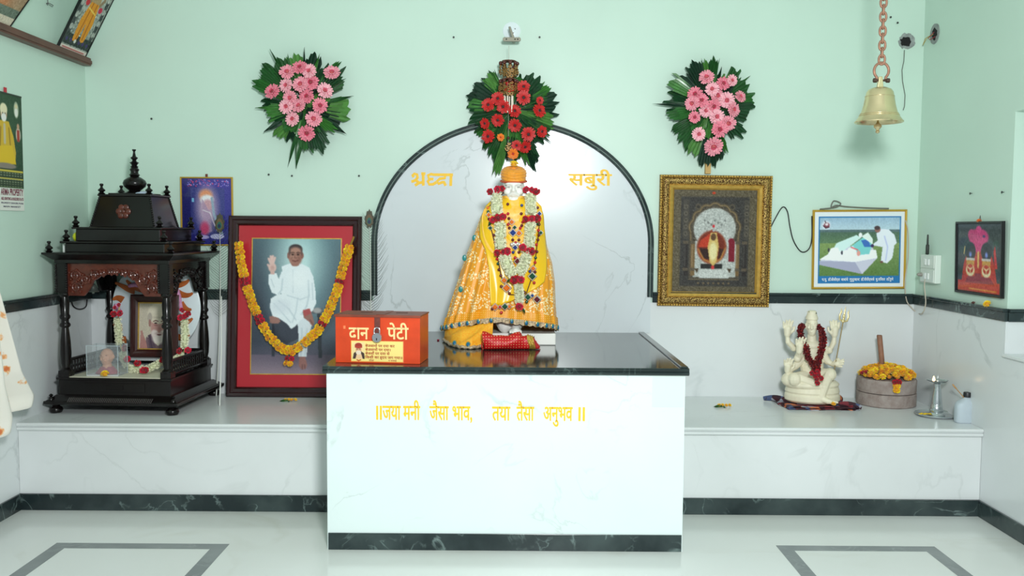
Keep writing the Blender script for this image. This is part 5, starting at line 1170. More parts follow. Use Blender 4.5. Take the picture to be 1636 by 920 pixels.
for q in (-1, 1): MB().ell((q * .014, -.0365, .112), (.005, .002, .002), 8, 5).build('closed_eye', mat('brown_line', (130, 80, 66)), bust)
def single(name, me, label, cat, loc, axis, s, spin=0.):
    o = put(name, me, None, loc, axis=axis, spin=spin, scale=s); return tag(o, label, cat)
p = atZ(168, 599, HB + zfl + .008); single('marigold', MG[1], 'yellow marigold lying in front of the clear display case', 'flower', p, (0, -.6, 1), .022)
o = MB().lathe([(.001, -.026), (.006, -.024), (.017, -.016), (.022, 0), (.017, .016), (.006, .024), (.001, .027)], n=18).build('lemon', mat('lemon_yellow', (206, 214, 40), rough=.4, bump=.2, bscale=120), None, smooth=60)
o.location = SW(-.263, -.15, za + .034); tag(o, 'yellow-green lemon on the stepped shrine roof', 'fruit')
o = MB().lathe([(.009, 0), (.009, .04), (.007, .043), (.001, .043), (.001, .050)], n=14).build('candle_stub', mat('white_wax', (226, 232, 228), rough=.45), None, smooth=40); o.location = SW(-.318, -.18, zc1); tag(o, 'white candle stub on the left edge of the shrine cornice', 'candle')
def pk(a, q):
    x = -.045 + .09 * a; y = -.02 + .04 * q; return Vector((x, y, .012 * math.sin(PI * q) * math.sin(PI * a) ** .5 + .004 * math.sin(31 * a) * math.sin(17 * q) + .005))
m = MB().surf(pk, 24, 10); m.surf(lambda a, q: Vector((-.045 + .09 * a, -.02 + .04 * q, .0005)), 2, 2)
o = m.build('plastic_packet', mat('shiny_plastic', (190, 205, 226), rough=.15, spec=.7), None, smooth=60); o.location = SW(.098, -.085, zd1 + .010); o.rotation_euler = (0, 0, R(5)); tag(o, 'crumpled shiny plastic packet on the shrine dome beside the finial', 'packet')
p = atY(149, 466, SC.y - .08); zb_l = p.z - HB
t = thing('small_bell', 'small grey bell hanging under the shrine fascia', 'bell', p)
MB().lathe([(.030, 0), (.032, .003), (.026, .010), (.021, .024), (.018, .036), (.010, .044), (.003, .046)], n=22).build('bell_body', mat('grey_bell_metal', (120, 128, 122), rough=.3, metal=.7), t, smooth=50)
MB().tube([(0, 0, .045), (0, 0, zc0 - zb_l)], .0016, 6).build('bell_cord', MATS['dark_cord'], t)
MB().ell((0, 0, -.004), .008, 10, 8).build('clapper', MATS['grey_bell_metal'], t, smooth=50)

# ------------------------------------------------------------------ peacock feathers
quill = mat('white_quill', (226, 228, 220), rough=.4); barb = mat('feather_barb', (66, 76, 60), rough=.6)
def feather(label, b, e, seed, size=1.):
    r_ = random.Random(seed); b = Vector(b); e = Vector(e); t = thing('peacock_feather', label, 'feather', b); d = e - b; L = d.length; dn = d.normalized(); s = dn.cross(Vector((0, -1, 0))).normalized(); n = s.cross(dn)
    bend = lambda q: b * 0 + d * q + s * (.012 * math.sin(PI * q))
    MB().tube([bend(q / 20) for q in range(21)], [.0042 * (1 - q / 26) for q in range(21)], 7).build('quill', quill, t, smooth=50)
    m = MB()
    for k in range(70):
        q = .45 + .53 * k / 69; sd = 1 if k % 2 else -1; l = (.10 * math.sin(PI * min(1, (q - .3) / .75)) + .035) * size * r_.uniform(.7, 1.1); p = bend(q)
        m.tube([p, p + s * sd * l * .45 + dn * l * .35 + n * r_.uniform(-.01, .01), p + s * sd * l * .8 + dn * l * .9 + n * r_.uniform(-.02, .02)], [.0011, .0008, .0003], 4)
    m.build('barbs', barb, t)
    M = Matrix.Translation(bend(.985)) @ Matrix((s, -n, dn)).transposed().to_4x4()
    for nm, w_, h_, z, yy, c in (('eye_fringe', .028, .056, .0, 0, (70, 66, 48)), ('eye_bronze', .020, .036, -.008, .003, (104, 80, 48)), ('eye_green', .015, .022, -.014, .005, (30, 96, 78)), ('eye_blue', .009, .012, -.018, .007, (16, 30, 74))):
        P = []
        for k in range(28):
            a = 2 * PI * k / 28; rr_ = 1 + (.12 * math.sin(a * 9) if nm == 'eye_fringe' else 0); P.append((w_ * size * math.cos(a) * rr_ * (1 - .25 * max(0, math.sin(a))), z * size + h_ * size * math.sin(a) * rr_))
        MB().prism(P, -yy - .002, -yy + .001, M=M).build(nm, mat(nm, c, rough=.35, spec=.6), t)
    return t
fb = atZ(347, 632, HB); fb.y = min(fb.y, -.03)
feather('peacock feather standing between the wooden shrine and the large portrait', Vector((fb.x, -.10, HB)), atY(351, 352, -.035), 3)
o = MB().tube([(0, 0, 0), (.004, .03, .3), (0, .06, .62)], [.004, .0035, .002], 7).build('bare_quill', quill, None, smooth=50); o.location = atZ(351, 648, HB); tag(o, 'bare white feather quill leaning next to the large portrait', 'quill')
feather('peacock feather standing at the left side of the arched wall panel', Vector((AL - .03, -.035, HB)), atY(590, 345, -.03), 5, .95)

# ------------------------------------------------------------------ hanging bell and chain
brass = mat('old_brass', (232, 214, 170), rough=.24, metal=.8, var=.12, vscale=12)
copper = mat('rusty_chain', (176, 128, 106), rough=.5, metal=.35, var=.25, vscale=50)
BY = -1.1
sb = FPX / (BY - CAM.y)
bc = atY(1404, 196, BY)
t = thing('brass_bell', 'large brass temple bell hanging from a chain at right', 'bell', bc)
k = 1 / sb
bp_ = [(36.5, 0), (37, 1.5), (35.5, 3), (31, 9), (27, 17), (24, 28), (22, 40), (20, 48), (17, 52), (10, 55), (2, 56)]
inner = [(34, 0.5), (29, 8), (24, 18), (20, 40), (14, 49), (2, 51)]
m = MB(); pr_ = [(r_ * k, z * k) for r_, z in bp_] ; ip = [(r_ * k, z * k) for r_, z in inner]
full = list(reversed(ip)) + pr_
m.lathe(full, n=48).build('bell_body', brass, t, smooth=50, fix=False)
for z in (11, 13.5, 41): 
    r_ = float(np.interp(z, [b for a, b in bp_], [a for a, b in bp_])); MB().tube([((r_ + .2) * k * math.cos(a), (r_ + .2) * k * math.sin(a), z * k) for a in [2 * PI * i / 48 for i in range(48)]], .6 * k, 6, closed=True).build('raised_ring', brass, t, smooth=60)
MB().prism([(-5 * k, 54 * k), (5 * k, 54 * k), (2.6 * k, 72 * k), (-2.6 * k, 72 * k)], -3.2 * k, 3.2 * k).build('crown_lug', brass, t, bevel=.003)
sc_ = Vector((1.5 * k, 0, 81 * k)); sp = [(sc_.x - 7 * k, 0, 68 * k)] + [(sc_.x + 11.5 * k * math.cos(a), 0, sc_.z + 12.5 * k * math.sin(a)) for a in [R(230 - 280 * i / 28) for i in range(29)]] + [(sc_.x + 7 * k, 0, 68 * k)]
sh_ = MB().tube(sp, 2.1 * k, 10).build('shackle', copper, t, smooth=60)
MB().tube([(sc_.x - 12 * k, 0, 66 * k), (sc_.x + 13 * k, 0, 66 * k)], 1.8 * k, 8).build('shackle_pin', mat('dark_bolt', (90, 70, 62), rough=.5, metal=.5), t, smooth=50)
for e in (-9, 11): MB().lathe([(0, -2.6 * k), (3.6 * k, -2.6 * k), (3.6 * k, 2.6 * k), (0, 2.6 * k)], (sc_.x + e * k - .5 * k, 0, 66 * k), 6, Matrix.Rotation(R(90), 4, 'Y')).build('bolt_nut', MATS['dark_bolt'], t)
MB().lathe([(.5 * k, -17 * k), (2.5 * k, -16 * k), (3.5 * k, -14 * k), (2.2 * k, -11.5 * k), (3, -9.5 * k) if False else (3 * k, -10.5 * k), (6.2 * k, -7 * k), (5.6 * k, -3.5 * k), (2.5 * k, -1 * k), (1.6 * k, 2 * k), (1.5 * k, 50 * k)], (-1.5 * k, 0, 0), 18).build('clapper', brass, t, smooth=50)
ch = thing('hanging_chain', 'rusty copper-coloured chain running up from the brass bell', 'chain', bc + Vector((sc_.x, 0, 93 * k)))
lk_m = MB().tube([(.0135 * math.copysign(abs(math.cos(a)) ** .8, math.cos(a)), 0, .0225 * math.sin(a)) for a in [2 * PI * i / 24 for i in range(24)]], .0056, 8, closed=True).mesh('chain_link', copper, smooth=60)
z = .016; i = 0
while ch.location.z + z < ZC - .02:
    o = link_mesh('chain_link', lk_m, ch); o.location = (0.0, 0, z); o.rotation_euler = (0, 0, R(75 if i % 2 else -15)); z += .0335; i += 1
MB().tube([(0, 0, z - .04), (0, 0, ZC - ch.location.z)], .006, 8).build('ceiling_hook', copper, ch)

# ------------------------------------------------------------------ wind chime on its bracket
t = thing('wall_bracket', 'round white cover plate with grey metal bracket above the red bouquet', 'bracket', atY(817.5, 50, 0))
MB().lathe([(0, 0), (.053, 0), (.053, .008), (.049, .011), (0, .012)], n=36, M=Matrix.Rotation(R(90), 4, 'X')).build('cover_plate', mat('white_plastic', (232, 242, 246), rough=.3), t, smooth=40)
gm = mat('grey_bracket_metal', (120, 118, 104), rough=.4, metal=.5)
MB().prism([(-.018, .0), (-.006, .0), (.022, -.075), (.006, -.075)], -.13, -.012).build('bracket_arm', gm, t, bevel=.002)
P = [(-.04 + .012 * math.cos(a), -.075 + .012 * math.sin(a)) for a in [R(90 + 180 * i / 10) for i in range(11)]] + [(.042 + .012 * math.cos(a), -.075 + .012 * math.sin(a)) for a in [R(-90 + 180 * i / 10) for i in range(11)]]
MB().prism(P, -.14, -.128).build('bracket_bar', gm, t, bevel=.001)
for x in (-.03, .02, .036): MB().lathe([(0, 0), (.004, 0), (.004, .002), (0, .002)], (x, -.14, -.075), 10, Matrix.Rotation(R(90), 4, 'X')).build('bolt_hole', MATS['slot_black'], t)
for x, z in ((-.016, .02), (.02, .012), (.01, -.012)): MB().lathe([(0, 0), (.003, 0), (.003, .002), (0, .002)], (x, -.012, z), 8, Matrix.Rotation(R(90), 4, 'X')).build('plate_screw', MATS['dark_metal'], t)
WY = -.134
c0 = atY(813, 78, WY)
t = thing('wind_chime', 'brown and gold wind chime of om pendants hanging over the red bouquet', 'wind chime', c0)
pxl = 1 / (FPX / (WY - CAM.y))
Z = lambda v: (78 - v) * pxl
omg = mat('om_gold', (150, 112, 62), rough=.5, metal=.35); brn = mat('maroon_bead', (84, 34, 26), rough=.3)
MB().tube([(0, 0, .018), (0, 0, Z(250))], .0012, 5).build('string', mat('grey_string', (170, 166, 150)), t)
om = word_mesh('ॐ', -.021, .021, -.021, .016, 0, omg, bold=.02, ext=.003)
for v, rr_, nb in ((97, .050, 9), (125, .050, 9)):
    MB().lathe([(.004, .004), (rr_ * .8, .002), (rr_ * .85, -.004), (.004, -.006)], (0, 0, Z(v)), 20).build('chime_disc', mat('chime_wood', (96, 52, 34), rough=.5), t, smooth=40)
    for i in range(7):
        a = 2 * PI * i / 7 + .4; o = link_mesh('om_pendant', om, t); o.location = (.030 * math.cos(a), .030 * math.sin(a), Z(v + 20 + 3 * (i % 2))); o.rotation_euler = (0, .3 * (i % 3 - 1), a + PI / 2)
        o = MB().ell((0, 0, 0), .009, 10, 8).build('bead', brn, t, smooth=60); o.location = (.032 * math.cos(a), .032 * math.sin(a), Z(v + 10))
    for i in range(nb):
        a = 2 * PI * i / nb; x, y = rr_ * math.cos(a), rr_ * math.sin(a)
        o = MB().ell((0, 0, 0), .0115, 10, 8).build('bead', brn, t, smooth=60); o.location = (x, y, Z(v + 4))
        o = MB().ell((0, 0, 0), .0055, 8, 6).build('gold_bead', omg, t, smooth=60); o.location = (x, y, Z(v + 8))
        o = link_mesh('om_pendant', om, t); o.location = (x, y, Z(v + 15 + random.uniform(-3, 4))); o.rotation_euler = (0, random.uniform(-.3, .3), a + PI / 2 + random.uniform(-.5, .5))
        MB().tube([(x, y, Z(v)), (x, y, Z(v + 11))], .0009, 4).build('thread', MATS['grey_string'], t)
rod = mat('silver_rod', (236, 222, 206), rough=.3, metal=.3)
for i in range(6):
    a = 2 * PI * i / 6 + .3; x, y = .026 * math.cos(a), .026 * math.sin(a)
    MB().lathe([(.0042, Z(178)), (.0042, Z(151))], (x, y, 0), 10).build('chime_rod', rod, t, smooth=50); MB().tube([(x, y, Z(151)), (x, y, Z(128))], .0009, 4).build('thread', MATS['grey_string'], t)
o = link_mesh('om_pendant', om, t); o.location = (0, 0, Z(233)); 
for v in (217, 246): o = MB().ell((0, 0, 0), .009, 10, 8).build('bead', brn, t, smooth=60); o.location = (0, 0, Z(v))

# ------------------------------------------------------------------ cables, holes, switchboard
blk = mat('black_cable', (24, 24, 26), rough=.5); gry = mat('grey_cable', (110, 112, 104), rough=.5); wht = mat('pale_cable', (196, 186, 170), rough=.5)
def cable(label, pts, r_, mt, Y=-.008):
    P = [Vector(p) if not isinstance(p[0], (int,)) or len(p) == 3 else atY(p[0], p[1], Y) for p in pts]
    out = []
    for i in range(len(P) - 1):
        p0, p1, p2, p3 = P[max(0, i - 1)], P[i], P[i + 1], P[min(len(P) - 1, i + 2)]
        for q in range(6):
            s = q / 6; out.append(.5 * ((2 * p1) + (p2 - p0) * s + (2 * p0 - 5 * p1 + 4 * p2 - p3) * s * s + (3 * p1 - p0 - 3 * p2 + p3) * s ** 3))
    out.append(P[-1]); o0 = out[0].copy()
    o = MB().tube([p - o0 for p in out], r_, 7).build('cable', mt, None, smooth=60); o.location = o0; return tag(o, label, 'cable')
cable('thin black cable looping on the wall between gold frame and tomb photograph', [(1229, 368), (1238, 350), (1250, 331), (1258, 338), (1262, 362), (1268, 385), (1280, 402), (1292, 398), (1297, 380), (1297, 345)], .0035, blk)
cable('dark cable lying along the top of the tomb photograph frame', [(1310, 334), (1335, 331), (1343, 325), (1332, 321), (1328, 331), (1336, 328), (1352, 330), (1385, 332), (1420, 333)], .004, gry, -.02)
X0 = XR - .02
cable('pale cable hanging from the tomb photograph to the switchboard', [(1447, 352), (1451, 372), (1451, 410), (1446, 450), (1448, 478), (1455, 490), tuple(atY(1466, 500, -.04)), tuple(atX(1474, 500, X0 - .015)), tuple(atX(1479, 484, X0 - .015)), tuple(atX(1477, 455, X0 - .02)), tuple(atX(1480, 441, X0 - .018))], .0035, wht, -.024)
lp = [tuple(atX(u, v, XL + .012)) for u, v in ((114, 478), (117, 489), (127, 494), (137, 490), (139, 478))]
cable('black cable loop hanging below the dark band on the left wall', lp, .004, blk)
conc = mat('grey_mortar', (150, 156, 154), rough=.9, var=.25, vscale=40, bump=.6, bscale=80); hole = mat('hole_dark', (26, 24, 26), rough=.9)
def wall_hole(label, loc, rz, disc, dark, seed, wires, dcol, rough_edge):
    r_ = random.Random(seed); t = thing('wall_hole', label, 'wall hole', loc, rz=rz)
    P = [(disc * math.cos(a) * (1 + rough_edge * r_.uniform(-.3, .3)), disc * math.sin(a) * (1 + rough_edge * r_.uniform(-.3, .3))) for a in [2 * PI * i / 26 for i in range(26)]]
    MB().prism(P, -.004, 0).build('mortar_patch', dcol, t)
    P = [(dark[0] + dark[2] * math.cos(a) * (1 + r_.uniform(-.25, .25)), dark[1] + dark[2] * math.sin(a) * (1 + r_.uniform(-.25, .25))) for a in [2 * PI * i / 16 for i in range(16)]]
    MB().prism(P, -.0055, -.003).build('opening', hole, t)
    for k, (pt, c) in enumerate(wires): MB().tube(pt, .0022, 6).build('wire', c, t, smooth=60)
    return t
h0 = atY(1449, 66, 0)
wl = lambda u, v, y=-.006: tuple(atY(u, v, y) - h0)
wall_hole('ragged grey hole with a hanging wire on the back wall right of the bell chain', h0, 0, .048, (-.012, -.004, .03), 3, [([wl(1445, 80), wl(1444, 98), wl(1441, 112), wl(1442, 130), wl(1446, 152), wl(1445, 170), wl(1443, 176)], mat('grey_wire', (96, 100, 92)))], conc, .5)
wall_hole('round hole with loose red and yellow wires on the right side wall', atX(1494, 54, XR), R(-90), .058, (0, 0, .032), 4, [([(-.01, -.006, .0), (-.04, -.03, -.02), (-.06, -.04, -.05), (-.09, -.03, -.05), (-.08, -.02, -.01), (-.03, -.008, .0)], mat('yellow_wire', (170, 160, 100))), ([(0, -.006, .01), (-.02, -.03, -.02), (-.0, -.03, -.035), (.02, -.008, -.02)], mat('red_wire', (150, 50, 56)))], conc, .05)
swy = (atX(1480, 430, XR).y + atX(1504, 430, XR).y) / 2
sz0, sz1_ = atX(1492, 452, XR).z, atX(1492, 407, XR).z
SWW, SWH = .185, sz1_ - sz0
t = thing('switchboard', 'white electrical switchboard with two sockets on the right wall near the corner', 'switchboard', (XR, swy, sz0), rz=R(-90))
wpl = mat('ivory_plastic', (222, 230, 222), rough=.35)
MB().box(-SWW / 2, SWW / 2, -.035, 0, 0, SWH).build('back_box', wpl, t, bevel=.004)
for q in (0, 1):
    f = MB().box(-SWW / 2 + .008, SWW / 2 - .008, -.040, -.035, q * SWH / 2 + .005, (q + 1) * SWH / 2 - .004).build('face_plate', wpl, t, bevel=.002)
    for x in (-.02, .02): MB().box(x - .012, x + .012, -.046, -.040, q * SWH / 2 + .022, q * SWH / 2 + .058).build('rocker_switch', mat('switch_white', (236, 240, 238), rough=.25), f, bevel=.002)
MB().lathe([(0, 0), (.011, 0), (.010, .022), (.005, .028), (0, .028)], (-.062, -.040, SWH * .28), 12, Matrix.Rotation(R(90), 4, 'X')).build('plug', mat('grey_plug', (150, 146, 138)), t, smooth=40)
ip_ = atX(1487, 407, XR - .018)
o = MB().lathe([(.006, 0), (.0095, .004), (.0095, .055), (.006, .060), (.0045, .115), (.001, .118)], n=10).build('incense_holder', mat('dark_holder', (48, 52, 48), rough=.5), None, smooth=40); o.location = (XR - .018, swy + .05, sz1_); o.rotation_euler = (0, 0, 0); tag(o, 'thin dark rod standing upright on top of the switchboard', 'rod')

# ------------------------------------------------------------------ flowers lying about
single('marigold', MG[1], 'yellow marigold on the right wall ledge below the red-robed picture', 'flower', Vector((XR - .016, atX(1577, 490, XR - .02).y, ZT + .006)), (-.7, -.3, .6), .020)
single('dried_flower', RB, 'small withered brown flower on the right wall ledge next to the marigold', 'flower', Vector((XR - .016, atX(1554, 486, XR - .02).y, ZT)), (-.4, -.3, 1), .011)
single('marigold', MGO[0], 'small orange marigold tucked on top of the red-robed picture frame', 'flower', Vector((XR - .022, atX(1571, 352, XR).y, 1.147 + RH_ - .002)), (-.5, -.5, 1), .013)
def sprig(label, u, v, s):
    p = atZ(u, v, HB); t = thing('flower_sprig', label, 'flower', p)
    for i in range(4): put('yellow_blossom', MG[i % 2], t, Vector(((.018 * i - .02) * s, .006 * (i % 2) * s, .006)), axis=(random.uniform(-.6, .6), -.4, 1), scale=.011 * s, spin=i)
    link_mesh('green_leaf', leaf((0, 0, .004), (-.055 * s, -.01, .006), .018 * s, (44, 92, 44), 9, thin=True), t); link_mesh('green_leaf', leaf((0, 0, .004), (.01 * s, -.03 * s, .004), .012 * s, (60, 104, 50), 10, thin=True), t)
sprig('yellow blossom sprig lying on the left bench below the large portrait', 462, 641, 1.)
sprig('yellow blossom sprig lying on the right bench beside the altar', 1155, 650, 1.1)

# ------------------------------------------------------------------ nails in the walls
nm_ = mat('nail_dark', (50, 56, 54), rough=.5)
nail_me = MB().lathe([(.0, -.012), (.006, -.012), (.006, -.009), (.002, -.009), (.002, 0), (0, 0)], n=10, M=Matrix.Rotation(R(-90), 4, 'X') ).mesh('nail', nm_)
def nail(u, v, label, wall='b'):
    o = link_mesh('nail', nail_me); 
    if wall == 'b': o.location = atY(u, v, 0); 
    else: o.location = atX(u, v, XR); o.rotation_euler = (0, 0, R(-90))
    return tag(o, label, 'nail', 'nails in the walls')
for o_ in ((243, 190, 'small nail alone on the back wall left of the left pink bouquet'), (430, 279, 'leftmost small nail of the pair under the left pink bouquet'), (467, 281, 'rightmost small nail of the pair under the left pink bouquet'), (574, 281, 'small nail in the back wall just outside the arch at left'),
           (725, 60, 'small nail in the back wall left of the round white cover plate'), (862, 60, 'small nail in the back wall right of the round white cover plate'), (1422, 28, 'upper small nail close to the right of the bell chain'), (1433, 37, 'lower small nail close to the right of the bell chain')): nail(*o_)
nail(1553, 309, 'left small nail above the red-robed picture on the right wall', 'r'); nail(1604, 307, 'right small nail above the red-robed picture on the right wall', 'r')

# ------------------------------------------------------------------ hanging printed cloth at the left edge
def printed(name):
    m, nt, b = base_mat(name); N, Lk = nt.nodes, nt.links
    tc = N.new('ShaderNodeTexCoord'); v = N.new('ShaderNodeTexVoronoi'); v.inputs['Scale'].default_value = 10.5
    r_ = N.new('ShaderNodeValToRGB'); e = r_.color_ramp.elements; e[0].position = .10; e[0].color = (*lin((206, 110, 60)), 1); e[1].position = .24; e[1].color = (*lin((232, 228, 218)), 1); k_ = e.new(.17); k_.color = (*lin((232, 176, 120)), 1)
    n = N.new('ShaderNodeTexNoise'); n.inputs['Scale'].default_value = 30; mx = N.new('ShaderNodeMix'); mx.data_type = 'VECTOR'; mx.inputs[0].default_value = .06
    Lk.new(tc.outputs['Object'], mx.inputs[4]); Lk.new(n.outputs['Color'], mx.inputs[5]); Lk.new(tc.outputs['Object'], n.inputs['Vector']); Lk.new(mx.outputs[1], v.inputs['Vector']); Lk.new(v.outputs['Distance'], r_.inputs[0]); Lk.new(r_.outputs[0], b.inputs['Base Color'])
    b.inputs['Roughness'].default_value = .8; b.inputs['Sheen Weight'].default_value = .2; MATS[name] = m; return m
CX = XL + .12
t = thing('hanging_cloth', 'white cloth with orange flower print hanging on the left wall at the bench end', 'cloth', (XL, -1.32, .44))
top_y, wtop = -.02, .05
def cl(a, q):
    z = .98 * (1 - q); fl_ = q ** .8
    yr = float(np.interp(q, [0, .12, .3, .75, .93, 1.0], [.10, .14, .19, .26, .35, .32])); y = -.28 * fl_ - .03 + a * (yr + .28 * fl_ + .03)
    zz_ = z + (.20 * (a - .45) * q * q) * 1.3 + .012 * math.sin(a * 17) * q
    x = .055 + .05 * fl_ + (.012 + .045 * q) * math.sin(a * 19 + 2 * q) + .012 * math.sin(a * 37 + 1)
    return Vector((x, y, zz_))
o = MB().surf(cl, 90, 40).build('cloth_sheet', printed('printed_cloth'), t, smooth=60, fix=False); q = o.modifiers.new('s', 'SOLIDIFY'); q.thickness = .003
MB().tube([(0, 0, .965), (.09, 0, .975)], .009, 10).lathe([(0, 0), (.016, 0), (.016, .012), (0, .012)], (.085, 0, .976), 14, Matrix.Rotation(R(90), 4, 'Y')).build('wall_peg', mat('peg_wood', (110, 74, 50)), t, smooth=40)

# ------------------------------------------------------------------ folded cloth, figurine, trident
IY = -.24
def printed2(name):
    m, nt, b = base_mat(name); N, Lk = nt.nodes, nt.links
    tc = N.new('ShaderNodeTexCoord'); v = N.new('ShaderNodeTexVoronoi'); v.inputs['Scale'].default_value = 34
    r_ = N.new('ShaderNodeValToRGB'); r_.color_ramp.interpolation = 'CONSTANT'; e = r_.color_ramp.elements; e[0].color = (*lin((60, 24, 34)), 1); e[1].position = .3; e[1].color = (*lin((120, 40, 50)), 1)
    for p_, c in ((.45, (70, 84, 120)), (.6, (196, 110, 70)), (.72, (50, 26, 40)), (.86, (150, 150, 160))): k_ = e.new(p_); k_.color = (*lin(c), 1)
    s = N.new('ShaderNodeSeparateColor'); Lk.new(tc.outputs['Object'], v.inputs['Vector']); Lk.new(v.outputs['Color'], s.inputs[0]); Lk.new(s.outputs[0], r_.inputs[0]); Lk.new(r_.outputs[0], b.inputs['Base Color']); b.inputs['Roughness'].default_value = .8; MATS[name] = m; return m
fc = thing('folded_cloth', 'folded dark multicoloured cloth under the cream figurine', 'cloth', (1.735, IY, HB))
pc = printed2('patterned_cloth')
q1 = [Vector((-.20, .14)), Vector((-.185, -.165)), Vector((.215, -.17)), Vector((.19, .12))]
def layer(k, nz):
    def fn(a, q):
        lo_ = q1[0].lerp(q1[3], a); hi_ = q1[1].lerp(q1[2], a); p = lo_.lerp(hi_, q)
        p = p * (1 - .025 * k) + Vector((.006 * math.sin(9 * q + k), .006 * math.sin(11 * a + 2 * k)))
        edge = (abs(2 * a - 1) > .9 or abs(2 * q - 1) > .85)
        return Vector((p.x, p.y, .003 + .0055 * k + (.004 * math.sin(13 * a + 3 * k) if edge else 0) + .001))
    return fn
for k in range(3):
    o = MB().surf(layer(k, 0), 30, 16).build('cloth_fold', pc, fc, smooth=60, fix=False); s_ = o.modifiers.new('s', 'SOLIDIFY'); s_.thickness = .004; s_.offset = 0
for a_, b_, c_ in (((-.25, .10), (-.12, -.02), .02), ((.10, -.10), (.235, -.16), .018), ((.12, .02), (.20, .06), .03)):
    P = [Vector((*a_, .016)).lerp(Vector((*b_, .016)), i / 8) + Vector((0, 0, .012 * math.sin(PI * i / 8))) for i in range(9)]
    MB().tube(P, [c_ * (.5 + .5 * math.sin(PI * (i + 1) / 10)) for i in range(9)], 10, flat=.5).build('crumpled_corner', pc, fc, smooth=60)
FO = Vector((atY(1297, 640, IY).x, IY, HB + .019))
FO.z += .004
fg = thing('seated_figurine', 'cream multi-armed seated figurine wearing a dried red garland on folded cloth', 'figurine', FO)
zsc = {}
def ip(u, v, dy=0.): return atY(u, v, IY + dy) - FO
zb0 = lambda v: max(0, ip(1297, v).z)
m = MB()
m.lathe([(.145, 0), (.160, .012), (.158, .04), (.150, .052), (.156, .06), (.150, .085), (.135, .095)], (0, 0, 0), 36, sy=.82)
m.ell((-.01, -.01, zb0(612)), (.16, .12, .042), 24, 12); m.ell(ip(1262, 606, -.03), (.05, .05, .042)); m.limb([ip(1295, 603), ip(1270, 606, -.07), ip(1300, 612, -.11)], [.05, .042, .026])
m.limb([ip(1300, 600), ip(1326, 598, -.07), ip(1316, 618, -.11), ip(1312, 636, -.115)], [.048, .038, .028, .020]); m.limb([ip(1312, 637, -.115), ip(1323, 641, -.135), ip(1334, 643, -.145)], [.020, .017, .012])
for k in range(5): m.limb([ip(1330 + k * .4, 641.5 + 0 * k, -.125 - .012 * k), ip(1338, 643, -.135 - .010 * k)], .0062)
m.ell(ip(1297, 585), (.068, .055, .08)); m.ell(ip(1297, 566), (.066, .05, .06)); m.ell(ip(1297, 552), (.078, .045, .032)); m.limb([ip(1297, 548), ip(1297, 536)], [.028, .026])
m.ell(ip(1297, 519), (.034, .038, .056)); m.ell(ip(1297, 528, -.012), (.024, .03, .036)); m.lathe([(.036, 0), (.034, .012), (.026, .036), (.028, .042), (.018, .052)], ip(1297, 510), 18)
m.limb([ip(1297, 519, -.036), ip(1297, 525, -.043)], [.005, .0075])
for e in (-1, 1): m.ell(ip(1297 + e * 4, 516, -.034), (.008, .006, .004)); m.ell(ip(1297 + e * 9.5, 521), (.007, .010, .018)); m.ell(ip(1297 + e * 5, 523, -.028), (.010, .008, .010))
m.ell(ip(1297, 530, -.036), (.010, .006, .004))
def arm(pts, rr_): m.limb([ip(*p) for p in pts], rr_)
def hand(w_, d, side, s=1.):
    "palm at w_, fingers along d, thumb leaving the side of the palm"
    d = Vector(d).normalized(); side = Vector(side).normalized(); n = d.cross(side)
    m.limb([w_, w_ + d * .022 * s], [.0125 * s, .0145 * s])
    for k in range(4):
        o_ = w_ + d * .026 * s + side * (.0125 - .0085 * k) * s; l = (.026, .030, .028, .022)[k] * s
        m.limb([o_, o_ + d * l * .5 + side * (.0016 * (1.5 - k)) * s - n * .002, o_ + d * l + side * (.0034 * (1.5 - k)) * s - n * .007 * s], [.0052 * s, .0048 * s, .0042 * s])
    o_ = w_ + side * .012 * s + d * .006 * s; m.limb([o_, o_ + side * .012 * s + d * .010 * s, o_ + side * .014 * s + d * .022 * s], [.0058 * s, .0054 * s, .0046 * s])
arm([(1282, 551, .0), (1268, 556, .0), (1259, 546, -.01), (1258, 537, -.01)], [.026, .020, .016, .012]); hand(ip(1258, 534, -.01), (0, 0, 1), (1, 0, 0), 1.5)
arm([(1283, 556, -.02), (1274, 573, -.03), (1277, 563, -.06)], [.026, .022, .014]); hand(ip(1277, 561, -.065), (.05, -.1, 1), (1, 0, 0), 1.5)
arm([(1284, 572, .0), (1270, 585, -.02), (1258, 594, -.04)], [.026, .022, .014]); hand(ip(1258, 592, -.04), (0, -.2, 1), (1, 0, 0), 1.4)
arm([(1312, 551, .0), (1325, 560, .0), (1332, 547, -.01), (1333, 538, -.01)], [.026, .020, .016, .012]); hand(ip(1333, 535, -.01), (.05, 0, 1), (-1, 0, 0), 1.5)
arm([(1311, 560, .0), (1322, 577, -.01), (1330, 582, -.03)], [.025, .021, .014]); hand(ip(1331, 582, -.035), (.5, -.7, .2), (0, -.2, 1), 1.2)
plaster = mat('cream_plaster', (234, 226, 200), rough=.5, var=.06, vscale=20)
remesh(m, 'body', plaster, .003, fg, sm=1)
lf = leaf(ip(1297, 500, .0) + Vector((0, 0, .006)), ip(1306, 501, -.02), .022, (60, 84, 46), 77, thin=True); link_mesh('leaf_on_head', lf, fg); link_mesh('leaf_on_head', leaf(ip(1297, 500), ip(1291, 497, -.01), .016, (70, 96, 50), 78, thin=True), fg)
g = thing('dried_garland', 'dark red dried flower garland round the neck of the cream figurine', 'garland', FO + ip(1297, 560, -.06)); go = g.location - FO
dry = vmat('dried_petals', .7)
